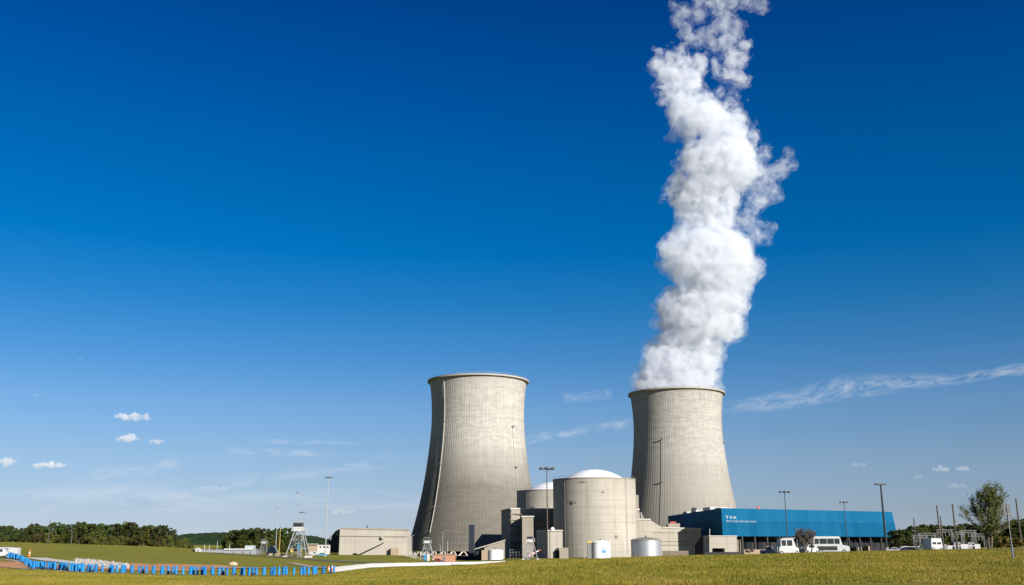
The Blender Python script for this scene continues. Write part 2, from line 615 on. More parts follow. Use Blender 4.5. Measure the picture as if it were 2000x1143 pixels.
# grass blades over the near knoll
def grass_field():
    g = NG("grass_blades")
    oi = g.n("NewGeometry").outputs["Random Per Island"]
    big = g.noise(g.obj(), 0.06, 3)
    c = g.ramp(oi, [(0.0, (0.030, 0.046, 0.004)), (0.35, (0.078, 0.094, 0.007)), (0.65, (0.135, 0.126, 0.012)), (0.88, (0.20, 0.155, 0.026)), (1.0, (0.28, 0.20, 0.06))])
    md = g.noise(g.obj(), 0.22, 4, .65)
    c = g.mix(g.math('MULTIPLY', g.ramp(big, [(0.4, 0), (0.6, 1)]), 0.55), c, (0.20, 0.150, 0.022))
    c = g.mix(g.math('MULTIPLY', g.ramp(md, [(0.52, 0), (0.66, 1)]), 0.55), c, (0.26, 0.18, 0.055))
    c = g.mix(g.math('MULTIPLY', g.ramp(md, [(0.34, 1), (0.46, 0)]), 0.55), c, (0.05, 0.075, 0.006))
    mat = g.surf(c, 0.8, 0, spec=0.1)
    n = 230000
    # distance falls off so that the picture gets an even cover
    u = RNG.random(n)
    Y = 43.0 * (175.0 / 43.0) ** u
    px = RNG.random(n) * 2140 - 70
    x = (px - 1000) / 1961 * Y
    y = Y
    z = ground_np(x, y)
    from_noise = 0.5 + 0.5 * np.sin(x * 0.21 + 2 * np.sin(y * 0.11)) * np.sin(y * 0.19 + 1.7 * np.sin(x * 0.13))
    left = np.clip((1000 - px) / 500, 0, 1)
    clump = (np.sin(x * 1.7 + 3 * np.sin(y * .9)) * np.sin(y * 1.3 + 2.5 * np.sin(x * 1.1)) > .55)
    h = .72 * (0.05 + 0.15 * RNG.random(n) ** 1.6 + 0.06 * from_noise + 0.07 * clump) * (1 - 0.35 * left)
    s = np.clip(Y / 80, 0.7, 2.0)
    V, Fc = [], []
    for b in range(3):
        a = RNG.random(n) * 2 * np.pi
        dx, dy = np.cos(a) * 0.018 * s, np.sin(a) * 0.018 * s
        ox, oy = RNG.normal(0, 0.05, n) * s, RNG.normal(0, 0.05, n) * s
        lx, ly = RNG.normal(0, 0.4, n) * h, RNG.normal(0, 0.4, n) * h
        hh = h * (0.7 + 0.5 * RNG.random(n))
        p0 = np.stack([x + ox - dx, y + oy - dy, z - 0.03], 1)
        p1 = np.stack([x + ox + dx, y + oy + dy, z - 0.03], 1)
        p2 = np.stack([x + ox + lx, y + oy + ly, z + hh], 1)
        base = len(V) * n * 3
        V.append(np.stack([p0, p1, p2], 1).reshape(-1, 3))
        Fc.append(np.arange(n * 3).reshape(-1, 3) + b * n * 3)
    o = link("grass", raw_mesh("grass", np.concatenate(V), np.concatenate(Fc), mat))
    tag(o, "rough sunlit grass covering the near knoll", "grass", kind="stuff")


grass_field()

# ================================================================== cooling towers
def tower_material(name, base, low, seed, dark_top):
    g = NG(name)
    uv = g.uv()                                   # u: metres round the shell, v: metres up
    sp = g.n("SeparateXYZ", {0: uv})
    u, v = sp.outputs["X"], sp.outputs["Y"]
    o = g.map(uv, (1, 1, 1), (seed * 13.7, seed * 7.1, 0))
    big = g.noise(g.map(o, (0.4, 1, 1)), 0.035, 5, 0.6)
    t = g.math('ADD', g.math('DIVIDE', v, 140.0), g.math('MULTIPLY', g.math('SUBTRACT', big, 0.5), 0.30))
    c = g.ramp(t, [(0.0, tuple(x * 0.75 for x in low)), (0.14, tuple(x * 0.95 for x in low)), (0.33, tuple(x * 1.25 for x in low)), (0.48, tuple(a * .5 + b * .5 for a, b in zip(low, base))), (0.60, base), (0.9, tuple(x * 1.04 for x in base)), (1.0, tuple(x * 0.86 for x in base))])
    # pour panels
    br = g.n("TexBrick", {"Vector": uv, "Scale": 1.0, "Color1": (0, 0, 0, 1), "Color2": (1, 1, 1, 1), "Mortar": (0.5, 0.5, 0.5, 1), "Mortar Size": 0.0, "Brick Width": 5.2, "Row Height": 1.55, "Bias": 0.0}, offset=0.5).outputs["Color"]
    c = g.mix(g.math('MULTIPLY', g.math('MULTIPLY', br, g.ramp(g.math('DIVIDE', v, 140), [(0.3, 0.16), (0.62, 0.55)])), 1.0), c, tuple(x * 0.62 for x in base))
    # meridional ribs
    rib = g.math('PINGPONG', u, 1.065)
    ribl = g.math('LESS_THAN', rib, 0.16)
    c = g.mix(g.math('MULTIPLY', ribl, 0.13), c, (0.05, 0.045, 0.04))
    # lift rings
    fr = g.math('LESS_THAN', g.math('FRACT', g.math('DIVIDE', v, 7.75)), 0.06)
    c = g.mix(g.math('MULTIPLY', fr, 0.18), c, (0.06, 0.05, 0.04))
    # run-off streaks
    st = g.noise(g.map(o, (1.5, 0.03, 1)), 1.0, 6, 0.72)
    c = g.mix(g.math('MULTIPLY', g.ramp(st, [(0.45, 0), (0.75, 1)]), 0.5), c, tuple(x * 0.5 for x in low))
    st2 = g.noise(g.map(o, (0.9, 0.06, 1), (3, 9, 0)), 1.0, 4, 0.6)
    up = g.ramp(g.math('DIVIDE', v, 140), [(0.74, 0), (0.92, 1)])
    c = g.mix(g.math('MULTIPLY', g.math('MULTIPLY', g.ramp(st2, [(0.58, 0), (0.66, 1)]), up), dark_top), c, (0.06, 0.05, 0.04))
    sm = g.noise(o, 0.9, 6, 0.7)
    c = g.mix(g.math('MULTIPLY', sm, 0.35), c, tuple(x * 0.6 for x in base))
    return g.surf(c, 0.92, 0, rib, 0.22, 0.3, 0.1)


# half widths of the shell in photograph pixels at the left tower's depth
PROF = [(748, 94.2), (760, 92.6), (772, 91.4), (790, 90.3), (808, 89.8), (826, 90.2), (843, 91.2), (865, 93.2), (887, 95.8), (910, 98.9), (933, 102.3), (960, 107.2), (987, 112.7), (1015, 119.4), (1044, 127.0), (1074, 134.5)]
D1 = 798.0
prof = sorted((CAMZ + D1 * T(y), hw * MPP(y, D1)) for y, hw in PROF)
ztop = prof[-1][0]


def shell_mesh(name, dz, mat, n=180, m=72, thick=0.9):
    zs = np.linspace(prof[0][0], ztop, m)
    rs = np.interp(zs, [p[0] for p in prof], [p[1] for p in prof])
    for _ in range(3):
        rs[1:-1] = (rs[:-2] + 2 * rs[1:-1] + rs[2:]) / 4
    me = bpy.data.meshes.new(name)
    vs, fs, uvs = [], [], []
    rings = [(r, z) for r, z in zip(rs, zs)] + [(r - thick, z) for r, z in zip(rs[::-1], zs[::-1])]
    M = len(rings)
    for r, z in rings:
        for i in range(n):
            a = 2 * math.pi * i / n
            vs.append((r * math.cos(a), r * math.sin(a), z + dz))
    for k in range(M):
        for i in range(n):
            j, k2 = (i + 1) % n, (k + 1) % M
            fs.append((k * n + i, k * n + j, k2 * n + j, k2 * n + i))
            ua, ub = i / n * 255.6, (i + 1) / n * 255.6
            va, vb = rings[k][1] - prof[0][0], rings[k2][1] - prof[0][0]
            uvs += [(ua, va), (ub, va), (ub, vb), (ua, vb)]
    me.from_pydata(vs, [], fs)
    ul = me.uv_layers.new(name="UVMap")
    ul.data.foreach_set("uv", [c for p in uvs for c in p])
    me.shade_smooth()
    me.set_sharp_from_angle(angle=R(40))
    me.materials.append(mat)
    return me


def rad(z, dz):
    return float(np.interp(z - dz, [p[0] for p in prof], [p[1] for p in prof]))


LADDER_PALE = simple("pale_ladder", (0.42, 0.39, 0.34), 0.7)
LADDER_DARK = simple("ladder_cage", (0.20, 0.19, 0.17), 0.7)


def cooling_tower(cx, cy_, dz, mat, label, ladders, legs):
    base = -4.0
    t = thing("cooling_tower", label, "cooling tower", (cx, cy_, base), "concrete cooling towers")
    o = link("shell", shell_mesh("shell", dz - base, mat), t)
    zt = ztop + dz - base
    rt = rad(ztop + dz, dz)
    # walkway rim standing proud of the shell
    m = MB()
    m.lathe([(rt - 1.6, zt - 0.2), (rt + 1.9, zt - 0.2), (rt + 1.9, zt + 1.1), (rt - 1.6, zt + 1.1)], n=128, close=True)
    m.build("rim", simple("rim_concrete", (0.26, 0.235, 0.20), 0.9), t, local=True)
    m = MB()
    for i in range(96):
        a = 2 * math.pi * i / 96
        m.tube(((rt + 1.7) * math.cos(a), (rt + 1.7) * math.sin(a), zt + 1.1), ((rt + 1.7) * math.cos(a), (rt + 1.7) * math.sin(a), zt + 2.2), 0.05, n=4)
    m.lathe([(rt + 1.66, zt + 2.15), (rt + 1.74, zt + 2.15), (rt + 1.74, zt + 2.25), (rt + 1.66, zt + 2.25)], n=96, close=True)
    m.build("railing", GALV, t, local=True)
    m = MB()
    rb = prof[0][1]
    zb = prof[0][0] + dz - base
    m.lathe([(rb - 1.2, zb - 0.7), (rb + 0.7, zb - 0.7), (rb + 0.7, zb + 0.9), (rb - 1.2, zb + 0.9)], n=128, close=True)
    m.build("ring_beam", CONC_D, t, local=True)
    if legs:
        rg = rb + 3.4
        npair = 44
        for i in range(npair):
            a = 2 * math.pi * (i + 0.5) / npair
            if math.sin(a) > 0.25:
                continue
            for s in (-1, 1):
                b = a + s * math.pi / npair * 0.92
                m = MB()
                m.tube((rg * math.cos(a), rg * math.sin(a), -0.4), ((rb - .2) * math.cos(b), (rb - .2) * math.sin(b), zb - 0.5), 0.55, 0.5, 8)
                m.build("support_column", COPING, t, local=True)
        m = MB()
        m.lathe([(rb - 14, -1.0), (rb - 14, zb + 4), (rb - 13, zb + 4), (rb - 13, -1.0)], n=64, close=True)
        m.build("fill_wall", simple("wet_fill", (0.03, 0.03, 0.03), 0.9), t, local=True)
        m = MB()
        m.lathe([(rg + 1.0, -1.5), (rg + 2.2, -1.5), (rg + 2.2, 1.0), (rg + 1.0, 1.0)], n=96, close=True)
        m.build("basin_wall", CONC_D, t, local=True)
    for aim, z_hi, z_lo, plats in ladders:
        m = MB()
        a = aim
        zs = np.linspace(z_lo, z_hi, 60)
        pts = []
        for z in zs:
            r = rad(z + base, dz) + 0.5
            pts.append(Vector((r * math.cos(a), r * math.sin(a), z)))
        for p, q in zip(pts[:-1], pts[1:]):
            m.tube(p, q, 0.24 if aim < 4.7 and legs else .15, n=6, caps=False)
        ld = m.build("ladder", LADDER_PALE if legs else LADDER_DARK, t, local=True)
        for z in plats:
            r = rad(z + base, dz) + 1.1
            k = MB()
            k.box((r * math.cos(a), r * math.sin(a), z), (2.2, 1.6, 0.3), a + math.pi / 2)
            k.box(((r + .9) * math.cos(a), (r + .9) * math.sin(a), z + 0.9), (2.2, 0.1, 0.9), a + math.pi / 2)
            k.build("platform", GREY, ld, local=True)
    return t


TOW1 = tower_material("stained_shell", (0.37, 0.348, 0.312), (0.083, 0.072, 0.058), 1, 0.0)
TOW2 = tower_material("pale_shell", (0.34, 0.32, 0.288), (0.19, 0.175, 0.152), 2, 0.65)
X1 = PX(936.0, 745, D1) - 0.8
D2 = 844.0
X2 = PX(1320.5, 765, D2)
dz2 = -3.4
c1 = cooling_tower(X1, D1, 0.0, TOW1, "brown-stained hyperbolic cooling tower with no steam and an open mouth", [
    (math.pi * 1.5 - 0.72, ztop + 3.5, 17, (103, 69, 36, 18)), (math.pi * 1.5 + 0.83, 99, 40, (99, 67))], True)
c2 = cooling_tower(X2, D2, dz2, TOW2, "pale hyperbolic cooling tower with white steam rising from its mouth", [
    (math.pi * 1.5 - 0.52, 93, 20, (93, 58, 22)), (math.pi * 1.5 + 1.15, ztop + dz2 + 3.5, 92, (92,))], False)


# ================================================================== reactor buildings
def reactor(cx, cy_, r, z1, zd, mat, label, ant):
    t = thing("reactor_building", label, "reactor building", (cx, cy_, -1), "domed reactor buildings")
    z1 += 1
    zd += 1
    m = MB()
    pr = [(r, 0)]
    m.lathe([(r, 0), (r, z1 - 3.6), (r, z1 - 3.6), (r, z1)], n=128)
    m.build("wall", mat, t, True, local=True)
    m = MB()
    m.lathe([(r - 1.2, z1), (r + 0.18, z1), (r + 0.18, z1 + 0.45), (r - 1.2, z1 + 0.45)], n=128, close=True)
    m.build("parapet", CONC, t, local=True)
    m = MB()
    h = zd - z1 + 1.4
    rd = r * 0.86
    Rs = (rd * rd + h * h) / (2 * h)
    pr = []
    for k in range(15):
        a = math.asin(rd / Rs) * (1 - k / 14)
        pr.append((Rs * math.sin(a), z1 - 1.4 + h - Rs * (1 - math.cos(a))))
    m.lathe(pr, n=96)
    m.build("dome", WHITE, t, True, local=True)
    m = MB()
    for k in range(3):
        a = math.pi * 1.5 - 0.85 + k * 0.62
        m.tube(((r + .03) * math.cos(a), (r + .03) * math.sin(a), 0), ((r + .03) * math.cos(a), (r + .03) * math.sin(a), z1 - 1), 0.05, n=4)
    m.build("conduit", mat, t, local=True)
    for k, (aa, zz, w_, h_) in enumerate([(-.18, 2.2, 2.0, 3.4), (.42, 9.5, 1.2, 1.2), (-.62, 24, 1.0, 1.4), (.12, z1 - 6, .8, .8)]):
        b = math.pi * 1.5 + aa
        MB().box(((r + .05) * math.cos(b), (r + .05) * math.sin(b), zz), (w_, .35, h_), b + math.pi / 2).build("hatch", CONC_D if k % 2 else GREY, t, local=True)
    b = math.pi * 1.5 + .74
    m = MB()
    for s_ in (-.3, .3):
        q = b + s_ / r
        m.tube(((r + .35) * math.cos(q), (r + .35) * math.sin(q), 2), ((r + .35) * math.cos(q), (r + .35) * math.sin(q), z1 + .8), .045, n=4)
    m.build("ladder", GREY, t, local=True)
    m = MB()
    for k in range(60):
        q = 2 * math.pi * k / 60
        m.tube(((r - .2) * math.cos(q), (r - .2) * math.sin(q), z1 + .4), ((r - .2) * math.cos(q), (r - .2) * math.sin(q), z1 + 1.4), .03, n=4)
    m.lathe([(r - .23, z1 + 1.36), (r - .17, z1 + 1.36), (r - .17, z1 + 1.42), (r - .23, z1 + 1.42)], n=60, close=True)
    m.build("railing", GREY, t, local=True)
    if ant:
        m = MB()
        m.tube((0, 0, zd - 0.3), (0, 0, zd + 7), 0.10, 0.06, 6)
        m.build("antenna", GALV, t, local=True)
    return t


DR = 448.0
rx = PX(1161.5, 1000, DR)
rr_ = 81.5 * MPP(1000, DR) * 0.992
zr = CAMZ + (DR - rr_) * T(934)
reactor(rx, DR, rr_, zr, CAMZ + DR * T(918) + .2, REACT, "near reactor building with thin aerial on its white dome, in front of the other", True)
D3 = 517.0
reactor(PX(1085, 1000, D3), D3, 75.5 * MPP(1000, D3), CAMZ + (D3 - 19) * T(957.5), CAMZ + D3 * T(941), REACT, "far reactor building half hidden behind the nearer domed one", False)


# ================================================================== auxiliary blocks
def fpts(l):
    """(px, depth) pairs at ground level -> plan points."""
    return [(PX(p, 1060, d), d) for p, d in l]


def ztopof(py, Y):
    return CAMZ + Y * T(py)


def block(name, label, cat, plan, ytop, ydepth, mat, z0=-1.5, coping=True, group=None, cw=0.35):
    """Concrete block on plan points (ccw seen from above), its top seen at ytop at depth ydepth."""
    poly = fpts(plan)
    z1 = ztopof(ytop, ydepth)
    cx = sum(p[0] for p in poly) / len(poly)
    cyy = sum(p[1] for p in poly) / len(poly)
    t = thing(name, label, cat, (cx, cyy, z0), group)
    MB().prism(poly, z0, z1).build("wall", mat, t)
    if coping:
        g = [(p[0] + (p[0] - cx) / max(1, abs(p[0] - cx)) * cw, p[1] + (p[1] - cyy) / max(1, abs(p[1] - cyy)) * cw) for p in poly]
        MB().prism(g, z1 + 0.003, z1 + 0.5).build("coping", COPING, t)
    return t


# main auxiliary building: behind and left of the near reactor
ab = block("auxiliary_building", "large concrete auxiliary building between the reactors and the stained cooling tower", "building",
           [(998, 458), (1250, 470), (1250, 540), (979, 488)], 994.5, 458, CONC)
m = MB()
for k, (px, py, w_, h_) in enumerate([(1010, 1040, 5, 9), (1012, 1062, 4, 5), (1052, 1010, 6, 3), (1060, 1003, 2, 4)]):
    p = P(px, py, 457.9)
    m = MB()
    m.box(p, (w_ * .24, 0.3, h_ * .24))
    m.build("louvre", GREY, ab)
m = MB()
for py in (1004, 1016, 1029, 1043, 1058):
    p = P(1024, py, 457.9)
    m.box((P(1040, py, 457.9)), (84 * .25, 0.25, 0.35))
m.build("ledge", CONC_D, ab)
block("stair_tower", "narrow sunlit concrete stair tower standing out of the shaded auxiliary building", "tower", [(1020, 440), (1042, 440), (1042, 457), (1020, 457)], 1010, 440, CONC)
# low dark blocks left of it
t = thing("pump_house", "low dark pump house with sloping left end at foot of the brown-stained tower", "building", (*fpts([(955, 560)])[0], -2))
pl = [P(927, 1062, 560), P(941, 1043.5, 560), P(979, 1044, 560), P(979, 1102, 560), P(927, 1102, 560)]
MB().slab(pl[::-1], (0, 18, 0)).build("wall", simple("dark_concrete", (0.16, 0.14, 0.12), 0.9), t)
t = thing("vent_shaft", "tall narrow dark steel shaft in front of the stained cooling tower", "shaft", (*fpts([(920, 560)])[0], -2))
MB().box((*fpts([(921, 600)])[0], 5.5), (3.2, 4, 22)).build("wall", simple("shaft_steel", (0.012, 0.018, 0.026), 0.9), t)
t = thing("retaining_wall", "long low wall coloured dark for shade between the dark shaft and the beige lean-to", "wall", (*fpts([(920, 505)])[0], -3))
MB().prism(fpts([(892, 505), (956, 505), (956, 508), (892, 508)]), -5, ztopof(1086, 505)).build("wall", simple("shade_toned_wall", (0.02, 0.021, 0.023), .9), t)  # wall added over a dark patch; shade put into its near-black colour
# lean-to with a pitched roof
t = thing("lean_to", "beige lean-to with a sloping roof edge beside a white tank", "shed", (*fpts([(962, 440)])[0], -1))
Y = 445
MB().slab([P(986, 1093, Y), P(986, 1055, Y), P(946, 1070, Y), P(946, 1093, Y)], (0, 12, 0)).build("wall", CONC, t)
MB().slab([P(987, 1054, Y - .5), P(987, 1056.5, Y - .5), P(928, 1073.5, Y - .5), P(928, 1071.5, Y - .5)], (0, 14, 0)).build("roof", CONC_L, t)
MB().slab([P(946, 1074, Y + 3), P(928, 1076, Y + 3), P(928, 1097, Y + 3), P(946, 1097, Y + 3)], (0, 8, 0)).build("doorway", BLACK, t)  # shade under the lean-to roof put in as a black slab
MB().box(P(950, 1085, Y - 2), (4.2, 2.5, 4.5)).build("crate", TAN, t)

# small service block left of the near reactor
Y = 405
t = thing("service_block", "small square concrete block with arched doorway beside the near reactor", "building", (*fpts([(1080, Y)])[0], -1))
pl = fpts([(1070, Y), (1099, Y), (1099, Y + 14), (1048, Y + 14)])
z1 = ztopof(1037.5, Y)
MB().prism(pl, -1.5, z1).build("wall", CONC_L, t)
MB().prism(fpts([(1069, Y - .4), (1100, Y - .4), (1100, Y + 14.4), (1047, Y + 14.4)]), z1 + .003, z1 + .45).build("coping", COPING, t)
MB().slab([P(1084, 1091, Y - .15), P(1084, 1074, Y - .15), P(1088, 1070.5, Y - .15), P(1092, 1070.5, Y - .15), P(1092, 1091, Y - .15)], (0, .3, 0)).build("door", BLACK, t)
m = MB()
p = P(1079, 1035, Y + 3)
m.lathe([(0.7, z1 + .4), (0.9, z1 + .9), (0.5, z1 + 1.5), (0.02, z1 + 1.7)], (p.x, p.y), 12)
m.build("roof_vent", WHITE, t)
t = thing("screen_wall", "low plain concrete wall right of the arched doorway", "wall", (*fpts([(1101, Y - 2)])[0], -1))
MB().prism(fpts([(1092.5, Y - 3), (1110, Y - 3), (1110, Y - 2), (1092.5, Y - 2)]), -1.5, ztopof(1070, Y - 3)).build("wall", CONC, t)

# right of the near reactor: canted building
Y = 470
t = thing("control_building", "long pale concrete building with a sloping roof step and undercut right end", "building", (*fpts([(1300, Y)])[0], -1))
face = [(1236, 1095), (1236, 1015), (1270, 1016), (1294, 1030.5), (1369, 1033), (1369, 1048), (1357, 1065), (1357, 1095)]
f3 = [P(x, y, Y) for x, y in face]
MB().slab(f3[::-1], (0, 26, 0)).build("wall", CONC_L, t)
MB().slab([P(1271, 1013.6, Y - .4), P(1271, 1016, Y - .4), P(1236, 1015, Y - .4), P(1236, 1012.8, Y - .4)], (0, 26, 0)).build("coping", COPING, t)
MB().slab([P(1370, 1031.8, Y - .4), P(1370, 1034, Y - .4), P(1294, 1031.5, Y - .4), P(1294, 1029.5, Y - .4)], (0, 26, 0)).build("coping", COPING, t)
m = MB()
for py in (1040.5, 1057.5, 1065):
    m.slab([P(1356, py, Y - .12), P(1356, py + .9, Y - .12), P(1275 if py < 1050 else 1292, py + .6, Y - .12), P(1275 if py < 1050 else 1292, py - .3, Y - .12)], (0, .24, 0))
m.build("ledge", CONC_D, t)
m = MB()
m.slab([P(1328, 1033, Y + 3), P(1328, 1022.5, Y + 3), P(1305, 1022.5, Y + 3), P(1305, 1033, Y + 3)], (0, 5, 0))
m.build("penthouse", CONC, t)
m = MB()
for px in (1310, 1313, 1316, 1319):
    a = P(px, 1022.5, Y + 4)
    m.tube(a, a + Vector((0, 0, .9)), 0.3, n=6)
m.build("roof_vent", REDP, t)
t = thing("reactor_annex", "tall narrow pale block behind the right edge of the near reactor", "building", (*fpts([(1245, 480)])[0], -1))
MB().prism(fpts([(1225, 478), (1250, 478), (1250, 492), (1225, 492)]), -1.5, ztopof(967, 478)).build("wall", CONC, t)
MB().prism(fpts([(1240, 474), (1256, 474), (1256, 477), (1240, 477)]), 2, ztopof(1001, 474)).build("duct_housing", CONC_D, t)
m = MB()
for px, py in ((1244, 1001), (1248, 1003), (1252, 1001), (1255, 1006)):
    a = P(px, py, 473)
    m.tube(a, a - Vector((0, 0, 3)), 0.35, n=7)
m.build("pipe", GALV, t)
t = thing("retaining_wall", "low brown stained wall at the foot of the long pale building", "wall", (*fpts([(1318, 440)])[0], -1))
MB().prism(fpts([(1293, 440), (1344, 440), (1344, 442), (1293, 442)]), -1.5, ztopof(1076, 440)).build("wall", CONC_D, t)

t_ = t
for px, py, w_, h_ in ((1283, 1073, 1.3, 2.2), (1349, 1078, 1.2, 2.4), (1310, 1046, 1.0, .8), (1335, 1052, 1.6, .5), (1262, 1034, .9, 1.1)):
    pass
# far left: lab-like concrete building with outside stair
Y = 500
t = thing("concrete_building", "windowless beige concrete building with a diagonal outside stair left of the stained tower", "building", (*fpts([(735, Y)])[0], 0))
f3 = [P(x, y, Y) for x, y in [(661.5, 1090), (664, 1032), (790, 1035), (795, 1048), (795, 1092)]]
MB().slab(f3[::-1], (0, 22, 0)).build("wall", CONC_L, t)
MB().slab([P(791, 1033, Y - .3), P(791, 1036, Y - .3), P(663, 1033, Y - .3), P(663, 1030.6, Y - .3)], (0, 22, 0)).build("coping", CONC, t)
MB().slab([P(794, 1048.2, Y - .2), P(794, 1049.6, Y - .2), P(662, 1047.8, Y - .2), P(662, 1046.5, Y - .2)], (0, .3, 0)).build("ledge", CONC_D, t)
m = MB()
m.slab([P(750, 1059.5, Y - 2.2), P(748, 1055, Y - 2.2), P(692, 1079.5, Y - 2.2), P(700, 1083, Y - 2.2)], (0, 2.0, 0))
m.box(P(747, 1050, Y - 1), (1.2, 1.2, 1.2))
m.build("stair", CONC_L, t)
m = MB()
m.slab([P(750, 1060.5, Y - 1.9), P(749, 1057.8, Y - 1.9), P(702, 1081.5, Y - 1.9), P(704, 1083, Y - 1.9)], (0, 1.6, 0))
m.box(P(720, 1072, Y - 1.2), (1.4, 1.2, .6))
m.build("stair_shade", BLACK, t)  # shadow beneath the stair put in as a black slab
m = MB()
m.box(P(771, 1077.5, Y - 1.5), (3.6, 3, 3.6))
m.build("porch", TAN, t)
MB().tube(P(717, 1033, Y + 2), P(717, 1026, Y + 2), 0.25, n=6).build("roof_mast", BLACK, t)
# dark raked hoist beside it
t = thing("coal_hopper", "black angular steel structure against the left end of the beige building", "structure", (*fpts([(650, 505)])[0], 0))
m = MB()
m.slab([P(661, 1080, 508), P(661, 1034, 508), P(656, 1037, 508), P(640, 1055, 508), P(643, 1080, 508)], (0, 10, 0))
m.build("body", BLACK, t)
m = MB()
m.slab([P(653, 1040, 506), P(655, 1037, 506), P(644, 1053, 506), P(645, 1056, 506)], (0, .5, 0))
m.slab([P(661, 1037, 506), P(661, 1043, 506), P(655, 1048, 506), P(656, 1043, 506)], (0, .5, 0))
m.build("conveyor_panel", CONC, t)

# ================================================================== turbine building
Yt = 450.0
A = (PX(1410, 1020, Yt), Yt)
Bx = Yt * 1.125
B = (PX(1744, 1020, Bx), Bx)
Yc = Yt * 1.30
C = (PX(1305, 1020, Yc), Yc)
Dd = (B[0] + C[0] - A[0], B[1] + C[1] - A[1])
zt1 = ztopof(992.5, Yt)
zt0 = ztopof(1047.5, Yt)
t = thing("turbine_building", "long turbine hall with bright blue ribbed cladding above a dark recessed ground floor", "building", (A[0], A[1], 0))


def blue_material():
    g = NG("blue_cladding")
    uv = g.uv()
    sp = g.n("SeparateXYZ", {0: uv})
    u, v = sp.outputs["X"], sp.outputs["Y"]
    wv = g.math('PINGPONG', u, 0.45)
    wn = g.n("TexWhiteNoise", {"W": g.math('FLOOR', g.math('DIVIDE', u, 4.2))}, noise_dimensions='1D').outputs["Value"]
    n1 = g.noise(g.map(uv, (0.05, 0.3, 1)), 1, 4)
    c = g.mix(wn, (0.001, 0.055, 0.115), (0.004, 0.072, 0.145))
    vs_ = g.math('LESS_THAN', g.math('FRACT', g.math('DIVIDE', u, 4.2)), 0.035)
    c = g.mix(g.math('MULTIPLY', vs_, 0.5), c, (0.0, 0.025, 0.08))
    dr = g.noise(g.map(uv, (1.1, 0.05, 1)), 1, 5, .7)
    c = g.mix(g.math('MULTIPLY', g.ramp(dr, [(.5, 0), (.75, 1)]), .4), c, (0.01, 0.04, 0.08))
    up = g.math('GREATER_THAN', v, 6.6)
    c = g.mix(g.math('MULTIPLY', up, 0.30), c, (0.008, 0.11, 0.22))
    c = g.mix(g.math('MULTIPLY', n1, 0.3), c, (0.0, 0.05, 0.13))
    seam = g.math('LESS_THAN', g.math('ABSOLUTE', g.math('SUBTRACT', v, 6.6)), 0.09)
    c = g.mix(g.math('MULTIPLY', seam, 0.5), c, (0.0, 0.02, 0.07))
    chalk = g.ramp(g.noise(g.map(uv, (0.35, 0.10, 1)), 1, 5, 0.7), [(0.60, 0), (0.74, 1)])
    c = g.mix(g.math('MULTIPLY', g.math('MULTIPLY', chalk, up), 0.45), c, (0.06, 0.2, 0.3))
    return g.surf(c, 0.8, 0, wv, 0.5, 0.12, 0.06)


def clad(poly_lo, poly_hi, z0, z1, mat, parent, name):
    """Outward wall panels with UV in metres; poly_* are plan point lists."""
    n = len(poly_lo)
    for i in range(n - 1):
        a, b = poly_lo[i], poly_lo[i + 1]
        c, d = poly_hi[i + 1], poly_hi[i]
        me = bpy.data.meshes.new(name)
        nn = Vector((b[1] - a[1], -(b[0] - a[0]), 0)).normalized() * -0.4
        vs = [Vector((a[0], a[1], z0)), Vector((b[0], b[1], z0)), Vector((c[0], c[1], z1)), Vector((d[0], d[1], z1))]
        ln = math.hypot(b[0] - a[0], b[1] - a[1])
        vs += [v + nn for v in vs]
        fs = [(0, 1, 2, 3), (7, 6, 5, 4), (4, 5, 1, 0), (3, 2, 6, 7), (1, 5, 6, 2), (4, 0, 3, 7)]
        me.from_pydata(vs, [], fs)
        ul = me.uv_layers.new(name="UVMap")
        co = {0: (0, 0), 1: (ln, 0), 2: (ln, z1 - z0), 3: (0, z1 - z0)}
        ul.data.foreach_set("uv", [k for f in fs for i_ in f for k in co[i_ % 4]])
        me.transform(Matrix.Translation(-root_loc(parent)))
        me.materials.append(mat)
        link(name, me, parent)


BL = blue_material()
B_lo = (PX(1753.5, 1050, Bx), Bx)
clad([C, A, B_lo, (Dd[0] + 3, Dd[1])], [C, A, B, Dd], zt0, zt1, BL, t, "cladding_panel")
roofp = [(A[0] + .2, A[1] + .5), (B[0] - .3, B[1] + .5), (Dd[0] - .3, Dd[1]), (C[0] + .3, C[1])]
MB().prism(roofp, zt1 - 1.2, zt1 - 0.25).build("roof", GREY, t)
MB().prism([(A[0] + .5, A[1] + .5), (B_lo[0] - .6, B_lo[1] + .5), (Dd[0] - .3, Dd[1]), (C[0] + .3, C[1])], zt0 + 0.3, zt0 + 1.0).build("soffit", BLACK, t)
ex = Vector((B[0] - A[0], B[1] - A[1], 0)).normalized()
ey = Vector((C[0] - A[0], C[1] - A[1], 0)).normalized()
LN = math.hypot(B[0] - A[0], B[1] - A[1])


def on(u, d, z=0.0):
    q = Vector((A[0], A[1], 0)) + ex * u + ey * d
    q.z = z
    return q


